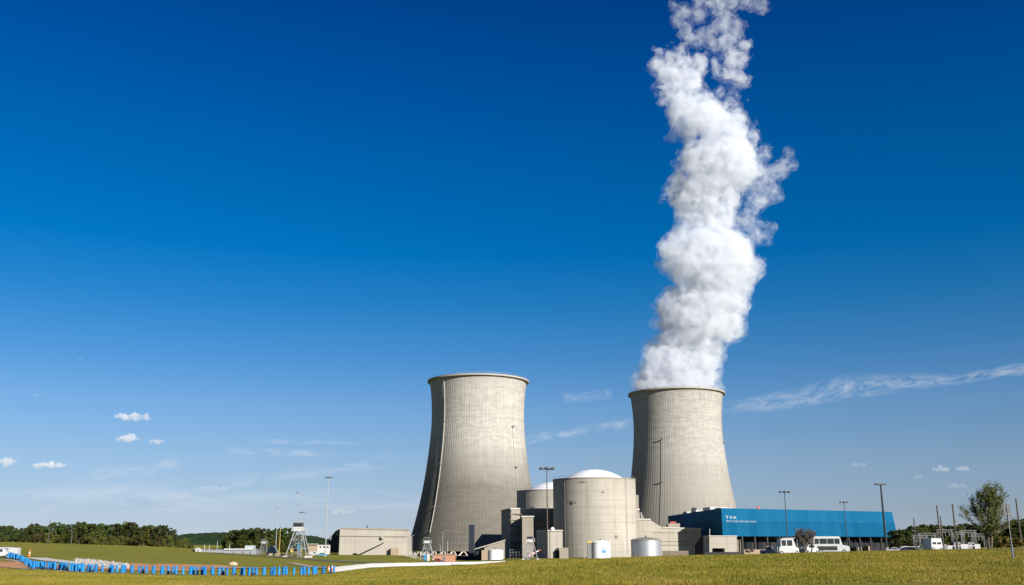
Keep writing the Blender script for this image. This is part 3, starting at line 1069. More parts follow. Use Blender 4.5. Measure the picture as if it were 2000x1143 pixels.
m = MB()
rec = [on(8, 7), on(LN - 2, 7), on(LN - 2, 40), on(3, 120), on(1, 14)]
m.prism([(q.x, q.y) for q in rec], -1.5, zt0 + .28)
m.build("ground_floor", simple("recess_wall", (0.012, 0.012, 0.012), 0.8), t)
nb = 15
for k in range(nb):
    u = 4 + k * (LN - 6) / (nb - 1)
    q = on(u, 0.8)
    MB().box((q.x, q.y, (zt0 - 1.2) / 2), (0.7, 0.7, zt0 + 1.2), math.atan2(ex.y, ex.x)).build("column", DARKB, t)
for k in range(nb - 1):
    if k in (3, 9):
        continue
    u = 10 + k * (LN - 16) / (nb - 1)
    q = on(u, 6.9, zt0 / 2 + 0.8)
    MB().box(q, (5.2, 0.12, 3.6), math.atan2(ex.y, ex.x)).build("window", WINDOW, t)
for u0, w_, h_, mm in ((9, 3.4, 6.2, CONC_D), (62, 8, 5.4, BROWNW), (95, 2.2, 3.2, TAN), (88, 4, 2.8, CONC_D)):
    q = on(u0, 4.0, h_ / 2 + 0.6)
    MB().box(q, (w_, 2.4, h_ + 1.2), math.atan2(ex.y, ex.x)).build("entrance_block", mm, t)
# roof odds and ends
for u, d, s, hh in ((0.5, 30, 9, 1.6), (-0.5, 62, 7, 1.2), (1.0, 15, 6, 0.9), (0.3, 90, 6, 1.4)):
    q = on(u + 5, d, zt1 + hh / 2 - .2)
    MB().box(q, (s, s * 1.3, hh), 0.1).build("roof_unit", OFFWHITE, t)
m = MB()
q = on(1.6, 66, zt1 + 1.1)
m.box(q, (2.2, 2.2, 2.6))
m.build("roof_fan", BLACK, t)
m = MB()
q = on(23, 1.5, zt1 + .55)
m.box(q, (1.1, 1.1, 1.3))
m.build("roof_beacon", REDP, t)
for u, h_ in ((4.5, 3.0), (96, 1.8)):
    q = on(u, 1, zt1)
    MB().tube(q, q + Vector((0, 0, h_)), 0.09, n=5).build("roof_mast", GREY, t)
q = None
m = MB()
q = on(LN - 5, -0.15, zt0 + 1.8)
m.box(q, (1.8, .3, .5), math.atan2(ex.y, ex.x))
m.box(q + Vector((-.7, 0, -.8)), (.4, .3, 1.4), math.atan2(ex.y, ex.x))
m.build("wall_bracket", BLACK, t)


LETTER = simple("white_lettering", (0.33, 0.37, 0.41), .6)


def lettering(txt, u, z, size, parent, sx=1.0):
    cu = bpy.data.curves.new("lettering", 'FONT')
    cu.body = txt
    cu.size = size
    cu.extrude = 0.06
    cu.offset = 0.0
    cu.space_character = 1.25
    tmp = bpy.data.objects.new("tmp", cu)
    S.collection.objects.link(tmp)
    bpy.context.view_layer.update()
    dg = bpy.context.evaluated_depsgraph_get()
    me = bpy.data.meshes.new_from_object(tmp.evaluated_get(dg))
    S.collection.objects.unlink(tmp)
    bpy.data.objects.remove(tmp)
    me.name = "lettering"
    rot = Matrix.Rotation(math.atan2(ex.y, ex.x), 4, 'Z') @ Matrix.Rotation(R(90), 4, 'X') @ Matrix.Diagonal((sx, 1, 1, 1))
    me.transform(rot)
    q = on(u, 0, z) + ex.cross(Vector((0, 0, 1))) * 0.10
    me.transform(Matrix.Translation(q - root_loc(parent)))
    me.materials.clear()
    me.materials.append(LETTER)
    return link("lettering", me, parent)


MPU = MPP(1015, Yt)
lettering("TVA", 9.5 * MPU, ztopof(1013.5, Yt), 1.9, t, 1.6)
lettering("WATTS BAR NUCLEAR PLANT", 10.5 * MPU, ztopof(1019.6, Yt), 1.0, t, 1.12)

# gatehouse-like block in front of the blue hall
Y = 380
t = thing("loading_dock", "small concrete loading dock with a wide dark opening in front of the blue hall", "building", (*fpts([(1412, Y)])[0], -.5))
f3 = [P(x, y, Y) for x, y in [(1385.5, 1080), (1385.5, 1047.5), (1439, 1047.8), (1439, 1079.5), (1415.5, 1079.5), (1415.5, 1071), (1391, 1071), (1391, 1080)]]
m = MB()
m.slab([P(1439, 1092, Y), P(1439, 1047.5, Y), P(1415.5, 1047.5, Y), P(1415.5, 1092, Y)], (0, 12, 0))
m.slab([P(1391, 1092, Y), P(1391, 1047.5, Y), P(1385.5, 1047.5, Y), P(1385.5, 1092, Y)], (0, 12, 0))
m.slab([P(1415.4, 1071, Y), P(1415.4, 1047.5, Y), P(1391.1, 1047.5, Y), P(1391.1, 1071, Y)], (0, 12, 0))
m.build("wall", CONC_L, t)
MB().slab([P(1440, 1046.3, Y - .3), P(1440, 1048, Y - .3), P(1384.5, 1047.8, Y - .3), P(1384.5, 1046.1, Y - .3)], (0, 12.5, 0)).build("coping", COPING, t)
MB().slab([P(1415.3, 1092, Y + 5), P(1415.3, 1071.2, Y + 5), P(1391.2, 1071.2, Y + 5), P(1391.2, 1092, Y + 5)], (0, .5, 0)).build("door", BLACK, t)
MB().tube(P(1386, 1047, Y + 1), P(1386, 1033, Y + 1), 0.12, n=6).build("vent_pipe", OFFWHITE, t)
t = thing("retaining_wall", "long low black strip added for the shadow under the small loading dock", "wall", (*fpts([(1412, 330)])[0], 0))
MB().prism(fpts([(1376, 330), (1452, 330), (1452, 332), (1376, 332)]), -1, ztopof(1078.5, 330)).build("wall", BLACK, t)  # added black strip: the shadow below the dock put in as an object
t = thing("retaining_wall", "long low beige wall in front of the blue hall's dark ground floor", "wall", (*fpts([(1480, 300)])[0], 1))
MB().prism(fpts([(1452.5, 300), (1560, 300), (1560, 301), (1452.5, 301)]), 0, ztopof(1073.5, 300)).build("wall", TAN, t)

# ================================================================== tanks
def tank(px, Y, wpx, ytop, yroof, mat, rmat, label, extra=None):
    r = wpx / 2 * MPP(1070, Y)
    x = PX(px, 1070, Y)
    z0 = gz(x, Y) - 0.3
    zt = CAMZ + (Y - r) * T(ytop)
    zr = CAMZ + Y * T(yroof)
    t = thing("storage_tank", label, "tank", (x, Y, z0), "storage tanks")
    MB().lathe([(r, 0), (r, zt - z0)], n=64).build("shell", mat, t, True, local=True)
    pr = [(r + 0.12, zt - z0), (r + 0.12, zt - z0 + 0.18)]
    for k in range(1, 9):
        a = k / 8
        pr.append(((r + .12) * math.cos(a * math.pi / 2) if yroof < 0 else (r + .12) * (1 - a), zt - z0 + 0.18 + (zr - zt) * math.sin(a * math.pi / 2) ** 0.9))
    MB().lathe(pr, n=64).build("roof", rmat, t, True, local=True)
    m = MB()
    a = math.pi * 1.5 - 0.95
    for s in (-.35, .35):
        b = a + s / r
        m.tube(((r + .25) * math.cos(b), (r + .25) * math.sin(b), 0), ((r + .25) * math.cos(b), (r + .25) * math.sin(b), zt - z0 + .9), .06, n=4)
    k = 0.4
    while k < zt - z0:
        m.tube(((r + .25) * math.cos(a - .35 / r), (r + .25) * math.sin(a - .35 / r), k), ((r + .25) * math.cos(a + .35 / r), (r + .25) * math.sin(a + .35 / r), k), .04, n=4)
        k += 0.45
    m.build("ladder", GREY, t, local=True)
    MB().lathe([(0.35, zr - z0), (0.35, zr - z0 + .5), (0.5, zr - z0 + .55), (0.1, zr - z0 + .9)], n=12).build("vent", GREY, t, local=True)
    return t, x, z0, r


SILVER = simple("silver_paint", (0.36, 0.37, 0.39), 0.42, 0.6, 0.06, 0.6)
SILROOF = simple("tank_roof", (0.17, 0.16, 0.14), 0.7)
tank(1262, 400, 59, 1055.5, 1050.3, SILVER, SILROOF, "wide silver metal tank with shallow grey cone roof beside the near reactor")
t, x, z0, r = tank(1173, 400, 37.5, 1060.5, 1056, WHITE, WHITE, "round white tank with a small blue square emblem in front of the near reactor")
a = math.pi * 1.5 + 0.30
for (du, dz, w_, h_, mt) in ((0, 3.4, 1.5, 1.9, BLUEP), (0, 3.75, 0.9, 0.55, WHITE), (0.05, 2.95, 0.5, 0.35, CYANP)):
    m = MB()
    rr2 = r + 0.05 + (0.03 if mt is not BLUEP else 0)
    m.box((rr2 * math.cos(a) + du, rr2 * math.sin(a), dz), (w_, 0.1, h_), a + math.pi / 2)
    if mt is BLUEP:
        em = m.build("emblem", mt, t, local=True)
    else:
        m.build("emblem_mark", mt, em, local=True)
t = thing("pump_cabinet", "narrow grey cabinet with yellow top beside the white emblem tank", "cabinet", (PX(1151, 1070, 398), 398, gz(PX(1151, 1070, 398), 398)))
zc = ztopof(1061, 398) - t.location.z
MB().box((0, 0, zc / 2 - .4), (1.5, 1.6, zc + .8)).build("body", GREY, t, local=True)
MB().box((0, 0, zc + .45), (1.9, 1.9, .9)).build("cap", YELLOW, t, local=True)
tank(968, 425, 30, 1076, 1073.5, WHITE, WHITE, "small plain white tank at the end of the beige lean-to")


# ================================================================== lamp posts
def lamp_post(px, ytop, Y, n, span, mat, label, thick=0.11, head="flood", z0=None):
    x = PX(px, ytop, Y)
    g0 = gz(x, Y) if z0 is None else z0
    h = CAMZ + Y * T(ytop) - g0
    t = thing("lamp_post", label, "lamp post", (x, Y, g0), "lamp posts around the plant")
    m = MB()
    m.tube((0, 0, -0.3), (0, 0, h), thick * 1.35, thick * .8, 8)
    m.build("pole", mat, t, local=True)
    MB().tube((0, 0, -0.2), (0, 0, 0.6), thick * 2.2, thick * 2.2, 8).build("footing", CONC, t, local=True)
    sp = span * MPP(ytop, Y)
    if head == "bar":
        m = MB()
        m.box((0, 0, h + .12), (sp, .5, .28), 0.1)
        m.build("lamp_head", BLACK, t, local=True)
        return t
    m = MB()
    m.box((0, 0, h - .1), (sp * .82, .1, .1))
    m.box((0, 0, h - .1), (.1, sp * .5, .1))
    m.build("cross_arm", mat, t, local=True)
    s = max(0.28, min(sp * 0.17, 0.75))
    pos = {3: [(-.41, 0), (.41, 0), (0, -.15)], 4: [(-.41, 0), (.41, 0), (-.05, -.2), (.08, .2)], 2: [(-.35, 0), (.35, 0)], 1: [(.2, 0)], 5: [(-.45, 0), (.45, 0), (0, -.2), (-.2, .1), (.22, -.1)]}[n]
    for k, (a, b) in enumerate(pos):
        m = MB()
        c = (a * sp, b * sp)
        m.lathe([(s * .35, h + s * .55), (s * .75, h + s * .25), (s, h - s * .35), (s * .9, h - s * .45)], c, 12)
        m.build("lamp_head", DARKB if mat is not GALV else (BLACK if k % 2 == 0 else GREY), t, local=True)
    return t


BRN = simple("rust_brown", (0.07, 0.05, 0.045), 0.6)
lamp_post(1068, 915.5, 250, 4, 27, BRN, "tallest dark lamp post, four round floodlights, in front of the far reactor's white dome", 0.14)
lamp_post(1117, 982.5, 300, 3, 16, BRN, "thin dark lamp post in front of the shaded left side of the near reactor", 0.09)
lamp_post(1138, 942, 390, 3, 14, GALV, "thin grey lamp post reaching almost to the top of the near reactor wall", 0.10)
lamp_post(1532, 961, 235, 4, 20, DARKB, "dark lamp post with a floodlight cluster before the blue hall, beside the white truck", 0.11)
lamp_post(1648, 981, 275, 4, 16, DARKB, "dark lamp post standing in front of the blue hall at the white bus", 0.10)
lamp_post(1720, 947.5, 172, 2, 22, BLACK, "thick black lamp post with a flat bar head near the blue hall's end", 0.17, "bar")
lamp_post(1555, 1034, 230, 2, 8, GALV, "short pale lamp post behind the small bare tree", 0.06)
lamp_post(642, 933, 420, 4, 13, simple("white_steel", (0.22, 0.225, 0.23), 0.5), "tall white floodlight mast between the watchtower and the beige concrete building", 0.17)
lamp_post(581.5, 963, 440, 3, 8, GALV, "slim pale floodlight mast rising just behind the big watchtower", 0.09)
lamp_post(591, 1001, 405, 3, 11, GALV, "floodlight post close above the big watchtower cabin", 0.09)
lamp_post(543, 993, 450, 2, 7, GALV, "slim floodlight post between the treeline gap and the big watchtower", 0.12)
lamp_post(548, 1030, 420, 1, 5, YELLOW, "short yellowish lamp post in front of the middle trees", 0.12)
lamp_post(805, 1046, 440, 2, 8, GALV, "short grey lamp post between the beige building and the stained tower", 0.10)
lamp_post(865, 1036, 430, 3, 9, GALV, "grey lamp post with dark heads in front of the stained tower's foot", 0.08)
lamp_post(874.5, 1056.5, 400, 2, 7, OFFWHITE, "short pale lamp post before the stained tower, behind the orange brick box", 0.08)
lamp_post(860, 1064, 425, 1, 4, OFFWHITE, "shortest pale lamp post before the stained tower's columns", 0.07)
lamp_post(400, 1063, 425, 1, 3, OFFWHITE, "pale lamp post at the left end of the long pale wall", 0.10)
lamp_post(409, 1063.5, 430, 1, 3, OFFWHITE, "second pale lamp post from the left end of the long pale wall", 0.10)
lamp_post(425, 1056, 425, 1, 3, OFFWHITE, "tallest lamp post behind the long pale wall, before the distant hill", 0.08)
lamp_post(449, 1061, 432, 1, 3, OFFWHITE, "pale lamp post behind the long pale wall, before the middle trees", 0.08)


# ================================================================== watchtowers
def watchtower(px, Y, ybase, ytop, label, z0=None, mat=GALV, big=True):
    x = PX(px, 1060, Y)
    g0 = gz(x, Y) if z0 is None else z0
    t = thing("watchtower", label, "watchtower", (x, Y, g0), "guard watchtowers")
    h = CAMZ + Y * T(ytop) - g0
    k = h / 14.6
    zc = h * 0.74                      # cabin floor
    for sx in (-1, 1):
        for sy in (-1, 1):
            m = MB()
            m.tube((sx * 1.7 * k, sy * 1.6 * k, zc), (sx * 4.6 * k, sy * 4.0 * k, -.2), .22 * k + .03, n=6)
            m.build("leg", mat, t, local=True)
            MB().box((sx * 4.6 * k, sy * 4.0 * k, 0.05), (1.5 * k, 1.5 * k, .9 * k)).build("footing", COPING, t, local=True)
    m = MB()
    for f in (0.33, 0.66):
        r1 = 1.7 + (4.6 - 1.7) * f
        r2 = 1.6 + (4.0 - 1.6) * f
        zz = zc * (1 - f)
        c = [(-r1 * k, -r2 * k, zz), (r1 * k, -r2 * k, zz), (r1 * k, r2 * k, zz), (-r1 * k, r2 * k, zz)]
        for i in range(4):
            m.tube(c[i], c[(i + 1) % 4], .09 * k + .02, n=4)
    for f0, f1 in ((0.0, .33), (.33, .66), (.66, 1.0)):
        a1, b1 = 1.7 + 2.9 * f0, 1.6 + 2.4 * f0
        a2, b2 = 1.7 + 2.9 * f1, 1.6 + 2.4 * f1
        m.tube((-a1 * k, -b1 * k, zc * (1 - f0)), (a2 * k, -b2 * k, zc * (1 - f1)), .06 * k + .02, n=4)
        m.tube((a1 * k, -b1 * k, zc * (1 - f0)), (-a2 * k, -b2 * k, zc * (1 - f1)), .06 * k + .02, n=4)
    m.build("bracing", mat, t, local=True)
    # zig-zag stair in the middle
    m = MB()
    n = 6
    for i in range(n):
        za, zb = zc * i / n, zc * (i + 1) / n
        s = 1 if i % 2 == 0 else -1
        m.box(((0.0), -0.3 * k, (za + zb) / 2), (.2, .2, .05))
        m.tube((-s * 1.1 * k, -.3 * k, za), (s * 1.1 * k, -.3 * k, zb), .16 * k, n=4)
        m.tube((-s * 1.1 * k, -.5 * k, za + .9), (s * 1.1 * k, -.5 * k, zb + .9), .04, n=4)
        m.box((s * 1.3 * k, 0, zb), (.7 * k, 1.4 * k, .1))
    m.tube((-1.5 * k, 0, 0), (-1.5 * k, 0, zc), .12 * k, n=6)
    m.tube((1.5 * k, 0, 0), (1.5 * k, 0, zc), .12 * k, n=6)
    m.build("stair", GALV, t, local=True)
    MB().box((0, 0, zc + .12 * k), (5.6 * k, 5.0 * k, .25 * k)).build("platform", OFFWHITE, t, local=True)
    m = MB()
    pts = [(-2.7 * k, -2.4 * k), (2.7 * k, -2.4 * k), (2.7 * k, 2.4 * k), (-2.7 * k, 2.4 * k)]
    for i in range(4):
        a, b = pts[i], pts[(i + 1) % 4]
        for q in (0.55, 1.1):
            m.tube((a[0], a[1], zc + .25 * k + q), (b[0], b[1], zc + .25 * k + q), .035, n=4)
        m.tube((a[0], a[1], zc), (a[0], a[1], zc + 1.2 + .25 * k), .05, n=4)
    m.build("railing", OFFWHITE, t, local=True)
    MB().box((-.3 * k, 0, zc + 1.05 * k), (3.6 * k, 3.4 * k, 1.6 * k)).build("cabin", OFFWHITE, t, local=True)
    MB().box((-.4 * k, 0, zc + 2.6 * k), (3.8 * k, 3.6 * k, 1.5 * k)).build("window", WINDOW, t, local=True)
    MB().box((-.4 * k, 0, zc + 3.55 * k), (4.3 * k, 4.1 * k, .4 * k), 0, .9).build("roof", GREY, t, local=True)
    if big:
        m = MB()
        m.tube((-1.2 * k, 0, zc + 3.7 * k), (-1.2 * k, 0, zc + 5 * k), .05, n=4)
        m.build("antenna", GREY, t, local=True)
    return t


watchtower(583, 395, 1091, 1020, "biggest steel watchtower on four splayed legs, beside the tall white mast")
watchtower(516, 430, 1090, 1054, "small dark watchtower left of the big one, before the middle trees", big=False, mat=GREY)
watchtower(835, 420, 1092, 1050, "small watchtower in the shade at the foot of the brown-stained tower", big=False)
watchtower(1036, 380, 1090, 1047, "small watchtower before the shaded auxiliary building, beside a striped barrier")

Y = 392
t = thing("sign_board", "yellow notice board beside the legs of the biggest watchtower", "sign", (PX(570, 1077, Y), Y, gz(PX(570, 1077, Y), Y)))
MB().box((0, 0, 2.4), (1.2, .1, 1.2)).build("panel", YELLOW, t, local=True)
MB().tube((0, .1, 0), (0, .1, 2.9), .05, n=6).build("post", GREY, t, local=True)
t = thing("control_cabinet", "tall blue-green cabinet standing under the biggest watchtower", "cabinet", (PX(584, 1067, 394), 393, gz(PX(584, 1067, 394), 393) + 3.2))
MB().box((0, 0, 1), (.9, .5, 2.2)).build("body", CYANP, t, local=True)
MB().box((0, 0, -1.6), (.9, .5, 3.0)).build("stand", GREY, t, local=True)

# crossing gate with red and white arm
Y = 360
gx0, gx1 = P(1031, 1086, Y), P(1056, 1074, Y)
t = thing("crossing_gate", "raised red and white striped gate arm beside the right-hand small watchtower", "gate", (gx0.x, Y, gz(gx0.x, Y)))
for k in range(6):
    a, b = gx0.lerp(gx1, k / 6), gx0.lerp(gx1, (k + 1) / 6)
    (MB().tube(a, b, .22, n=6)).build("arm_section", REDP if k % 2 else WHITE, t)
MB().box((gx0.x, Y, gz(gx0.x, Y) + 1), (.8, .8, 4)).build("pivot_box", GREY, t)
t = thing("pipe_rack", "low grey pipe railings left of the right-hand small watchtower", "railing", (PX(1005, 1080, 385), 385, 0))
m = MB()
for yy in (1074, 1079, 1084):
    m.tube(P(996, yy, 385), P(1021, yy - .5, 385), .1, n=5)
for px in (996, 1002, 1008, 1014, 1021):
    m.tube(P(px, 1073, 385), P(px, 1094, 385), .09, n=5)
m.build("rail", GREY, t)

# ================================================================== low pale wall, sheds and cars at the left
Y = 420
t = thing("pale_wall", "long low pale grey building with flat white roof edge before the distant hill", "building", (PX(430, 1080, Y), Y, gz(PX(430, 1080, Y), Y)))
MB().prism(fpts([(381, Y), (502, Y), (512, Y + 30), (376, Y + 30)]), 0, ztopof(1074.3, Y)).build("wall", simple("pale_cladding", (0.19, 0.20, 0.215), 0.6, 0, .12, .5), t)
MB().prism(fpts([(438, Y - .5), (494, Y - .5), (504, Y + 20), (438, Y + 20)]), ztopof(1074.3, Y) + .01, ztopof(1071.8, Y)).build("parapet", OFFWHITE, t)
MB().prism(fpts([(479, Y + 2), (497, Y + 2), (500, Y + 12), (479, Y + 12)]), ztopof(1071.8, Y) + .01, ztopof(1065.8, Y)).build("rooftop_shed", simple("shed_grey", (0.28, 0.32, 0.33)), t)
for px, wd in ((416, 3), (434, 4), (457, 4), (475, 5), (489, 3)):
    MB().box(P(px, 1081, Y - .1), (wd * .2, .25, 1.3)).build("door", GREY, t)
for px, h_ in ((386, 3), (390, 2)):
    MB().box(P(px, 1076, Y - 3), (1.2, 2, h_ * .8)).build("end_block", OFFWHITE, t)
t = thing("gabled_shed", "small light grey gabled shed right of the small dark watchtower", "shed", (PX(529, 1080, 410), 410, gz(PX(529, 1080, 410), 410)))
pl = [P(520, 1092, 410), P(537, 1092, 410), P(537, 1076, 410), P(528.5, 1066, 410), P(520, 1076, 410)]
MB().slab(pl, (0, 6, 0)).build("wall", simple("shed_wall", (0.20, 0.205, 0.21), .6), t)
t = thing("low_wall", "low pinkish wall right of the gabled shed and left of the biggest watchtower", "wall", (PX(540, 1084, 405), 405, gz(PX(540, 1084, 405), 405)))
MB().prism(fpts([(526, 404), (560, 404), (560, 405), (526, 405)]), 0, ztopof(1081, 404)).build("wall", TAN, t)
t = thing("site_office", "small beige hut with flat roof right of the biggest watchtower", "hut", (PX(611, 1070, 470), 470, .3))
MB().prism(fpts([(602, 470), (620, 470), (621, 480), (602, 480)]), -1, ztopof(1063.5, 470)).build("wall", TAN, t)
MB().prism(fpts([(601, 469), (621, 469), (622, 481), (601, 481)]), ztopof(1063.5, 470) + .01, ztopof(1062.3, 470)).build("roof", OFFWHITE, t)
t = thing("site_trailer", "long white site trailer behind the tall white mast", "trailer", (PX(632, 1070, 475), 475, .3))
MB().prism(fpts([(620.5, 475), (645, 475), (645.5, 480), (620.5, 480)]), .8, ztopof(1064.5, 475)).build("body", OFFWHITE, t)
for px in (626, 633, 640):
    MB().box(P(px, 1068.5, 474.95), (.8, .1, .7)).build("window", WINDOW, t)

# things at the stained tower's foot
Y = 372
t = thing("brick_hut", "long orange brick hut with flat pale roof at the stained tower's foot", "hut", (PX(868, 1088, Y), Y, 0))
MB().prism(fpts([(847, Y), (890, Y), (890, Y + 6), (847, Y + 6)]), -3, ztopof(1083.5, Y)).build("wall", BRICKP, t)
MB().prism(fpts([(846, Y - .4), (891, Y - .4), (891, Y + 6.4), (846, Y + 6.4)]), ztopof(1083.5, Y) + .01, ztopof(1082, Y)).build("roof", TAN, t)
MB().box(P(868, 1091.5, Y - .1), (.9, .2, 1.9)).build("door", GREY, t)
for k, (px, wd, mt, lb) in enumerate([(830, 5, BLUEP, "blue portable toilet cabin at the foot of the stained tower"), (836.5, 4, WHITE, "white portable toilet cabin right of the blue one")]):
    x = PX(px, 1090, 385)
    t = thing("portable_toilet", lb, "toilet cabin", (x, 385, gz(x, 385)), "portable toilets")
    MB().box((0, 0, 1.1), (wd * .2, 1.0, 2.2)).build("body", mt, t, local=True)
    MB().box((0, 0, 2.3), (wd * .2 + .1, 1.1, .2), 0, .8).build("roof", OFFWHITE, t, local=True)
    MB().box((0, -.52, 1.05), (wd * .13, .05, 1.8)).build("door", CYANP if k == 0 else OFFWHITE, t, local=True)
t = thing("handrail", "pale railing running down the grass bank left of the stained tower", "railing", (PX(795, 1080, 440), 440, gz(PX(795, 1080, 440), 440)))
m = MB()
prev = None
for k in range(9):
    px = 793 + k * 3
    yb = 1077 + 0.30 * k + 0.17 * k * k
    a = P(px, yb, 420)
    m.tube(a, a - Vector((0, 0, 2.2)), .07, n=5)
    if prev is not None:
        m.tube(prev, a, .12, n=5)
        m.tube(prev - Vector((0, 0, 1)), a - Vector((0, 0, 1)), .08, n=5)
    prev = a
m.build("rail", OFFWHITE, t)

# ================================================================== barriers
JER = simple("white_barrier_concrete", (0.42, 0.41, 0.39), 0.8, 0, .12, .8)
m = MB()
pf = [(-.30, 0), (.30, 0), (.30, .10), (.12, .35), (.09, .80), (-.09, .80), (-.12, .35), (-.30, .10)]
m.add([(-1.85, y, z) for y, z in pf] + [(1.85, y, z) for y, z in pf], [tuple(range(7, -1, -1)), tuple(range(8, 16))] + [(i, (i + 1) % 8, 8 + (i + 1) % 8, 8 + i) for i in range(8)])
jme = m.mesh("concrete_barrier")
jme.materials.append(JER)
bl = [(655, 163), (690, 186), (720, 206), (770, 232), (830, 260), (900, 288), (960, 305), (990, 316)]
bp = [Vector((PX(p, 1105, y), y)) for p, y in bl]
LOW = ["first", "second", "third", "fourth", "fifth", "sixth", "seventh", "eighth", "ninth", "tenth", "eleventh", "twelfth", "thirteenth", "fourteenth", "fifteenth", "sixteenth", "seventeenth", "eighteenth", "nineteenth"]
TENS = {2: "twenty", 3: "thirty", 4: "forty", 5: "fifty", 6: "sixty", 7: "seventy", 8: "eighty", 9: "ninety"}
TENTH = {2: "twentieth", 3: "thirtieth", 4: "fortieth", 5: "fiftieth", 6: "sixtieth", 7: "seventieth", 8: "eightieth", 9: "ninetieth"}


def ordinal(n):
    if n < 20:
        return LOW[n - 1]
    return TENTH[n // 10] if n % 10 == 0 else TENS[n // 10] + "-" + LOW[n % 10 - 1]


dist, k, acc = 0.0, 0, 0.0
segs = []
for a, b in zip(bp[:-1], bp[1:]):
    L_ = (b - a).length
    while acc < L_:
        segs.append((a.lerp(b, acc / L_), math.atan2(b.y - a.y, b.x - a.x)))
        acc += 3.76
    acc -= L_
for i, (p, a) in enumerate(segs):
    o = bpy.data.objects.new("concrete_barrier", jme)
    S.collection.objects.link(o)
    o.location = (p.x, p.y, gz(p.x, p.y) - .02)
    o.rotation_euler = (0, 0, a + random.uniform(-.01, .01))
    tag(o, "white concrete road barrier, %s from the end nearest the blue drums" % ordinal(i + 1), "barrier", "line of white concrete barriers")

# ================================================================== blue drums
def drum_proto(name, r, h, foot):
    pr = [(r * .96, 0.04), (r, .10), (r, h * .28), (r * .93, h * .30), (r * .93, h * .34), (r * .97, h * .36), (r * .95, h * .62), (r * .88, h * .64), (r * .88, h * .68), (r * .92, h * .70), (r * .86, h * .96), (r * .6, h)]
    o = MB().lathe(pr, n=14).build(name, BLUEP, None, True)
    f = MB().lathe([(r * 1.35, 0), (r * 1.35, foot), (r * 1.05, foot + .03)], n=14).build("base_ring", RUBBER, o, local=True)
    return o


d1 = drum_proto("blue_drum", .29, 1.08, .08)
d2 = drum_proto("blue_drum", .20, 1.08, .08)
d3 = drum_proto("blue_drum", .23, 1.05, .30)
protos = [d1, d2, d3]
used = [False] * 3
z1_ = [105, 118, 130, 150, 162, 190, 202, 215, 230, 245, 265, 300, 318, 340, 362, 385, 405, 430, 446, 465, 485, 505, 525, 555, 590, 605, 620, 650, 705, 735, 760, 780, 800, 860, 880, 900, 925, 945, 965, 1020, 1050, 1080, 1105, 1150, 1190, 1215, 1285, 1335, 1395, 1490, 1600, 1635, 1705, 1780, 1810, 1920]
pxl = [v / 7.47 for v in z1_]
z2 = [(130, 0), (230, 1), (285, 2), (340, 1), (440, 0), (570, 0), (590, 1), (660, 1), (725, 2), (775, 1), (875, 1), (985, 0), (1025, 0), (1085, 1), (1160, 0), (1192, 0), (1305, 0), (1400, 1), (1460, 2), (1515, 1), (1615, 0), (1735, 0), (1762, 1), (1835, 1), (1900, 2)]
z3 = [(35, 1), (80, 1), (120, 1), (200, 0), (290, 0), (310, 0), (370, 1), (420, 0), (455, 1), (535, 1), (620, 1), (650, 0), (700, 1), (760, 0), (780, 0), (865, 0), (945, 1), (985, 1)]
lst = [(p, random.choice([0, 0, 1, 1, 2])) for p in pxl] + [(240 + a / 7.47, k) for a, k in z2] + [(480 + a / 5.715, k) for a, k in z3]
by = ([12, 20, 35, 45, 55, 62, 100, 130, 160, 240, 300, 400, 500, 600, 655], [1090.5, 1091, 1094, 1100, 1107.5, 1111.5, 1113, 1115.5, 1118, 1120, 1122, 1124, 1125, 1124, 1120])
for i, (px, k) in enumerate(sorted(lst)):
    yb = float(np.interp(px, *by)) + random.uniform(-.6, .4)
    h = hit(px, yb, 60)
    if h is None:
        continue
    if used[k]:
        o = copy_tree(protos[k])
    else:
        o, used[k] = protos[k], True
    o.location = (h.x, h.y, gz(h.x, h.y))
    o.rotation_euler = (random.uniform(-.05, .05), random.uniform(-.06, .06), random.uniform(0, 6))
    s = random.uniform(.95, 1.05)
    o.scale = (s * .82, s * .82, s)
    tag(o, "%s blue plastic drum, %s from the left end of the long row" % (["wide", "narrow", "dark-footed"][k], ordinal(i + 1)), "drum", "blue plastic drums along the gravel path")


def cone(px, py, label, h=0.9):
    q = hit(px, py, 60)
    if q is None:
        return
    o = MB().lathe([(.26, .04), (.24, .06), (.16, h * .4), (.15, h * .4), (.04, h)], n=12).build("traffic_cone", simple("cone_orange", (0.75, 0.16, 0.03), .5), None)
    MB().box((0, 0, .02), (.6, .6, .05)).build("base", RUBBER, o, local=True)
    MB().lathe([(.172, h * .42), (.125, h * .62)], n=12).build("band", WHITE, o, local=True)
    o.location = (q.x, q.y, gz(q.x, q.y))
    tag(o, label, "traffic cone", "orange traffic cones")


cone(57, 1087, "tall orange traffic cone behind the left bend of the blue drum row", 1.5)
cone(642, 1116, "orange traffic cone near the right end of the blue drum row", .9)
cone(649, 1114, "orange traffic cone closest to the first white concrete barrier", 1.0)

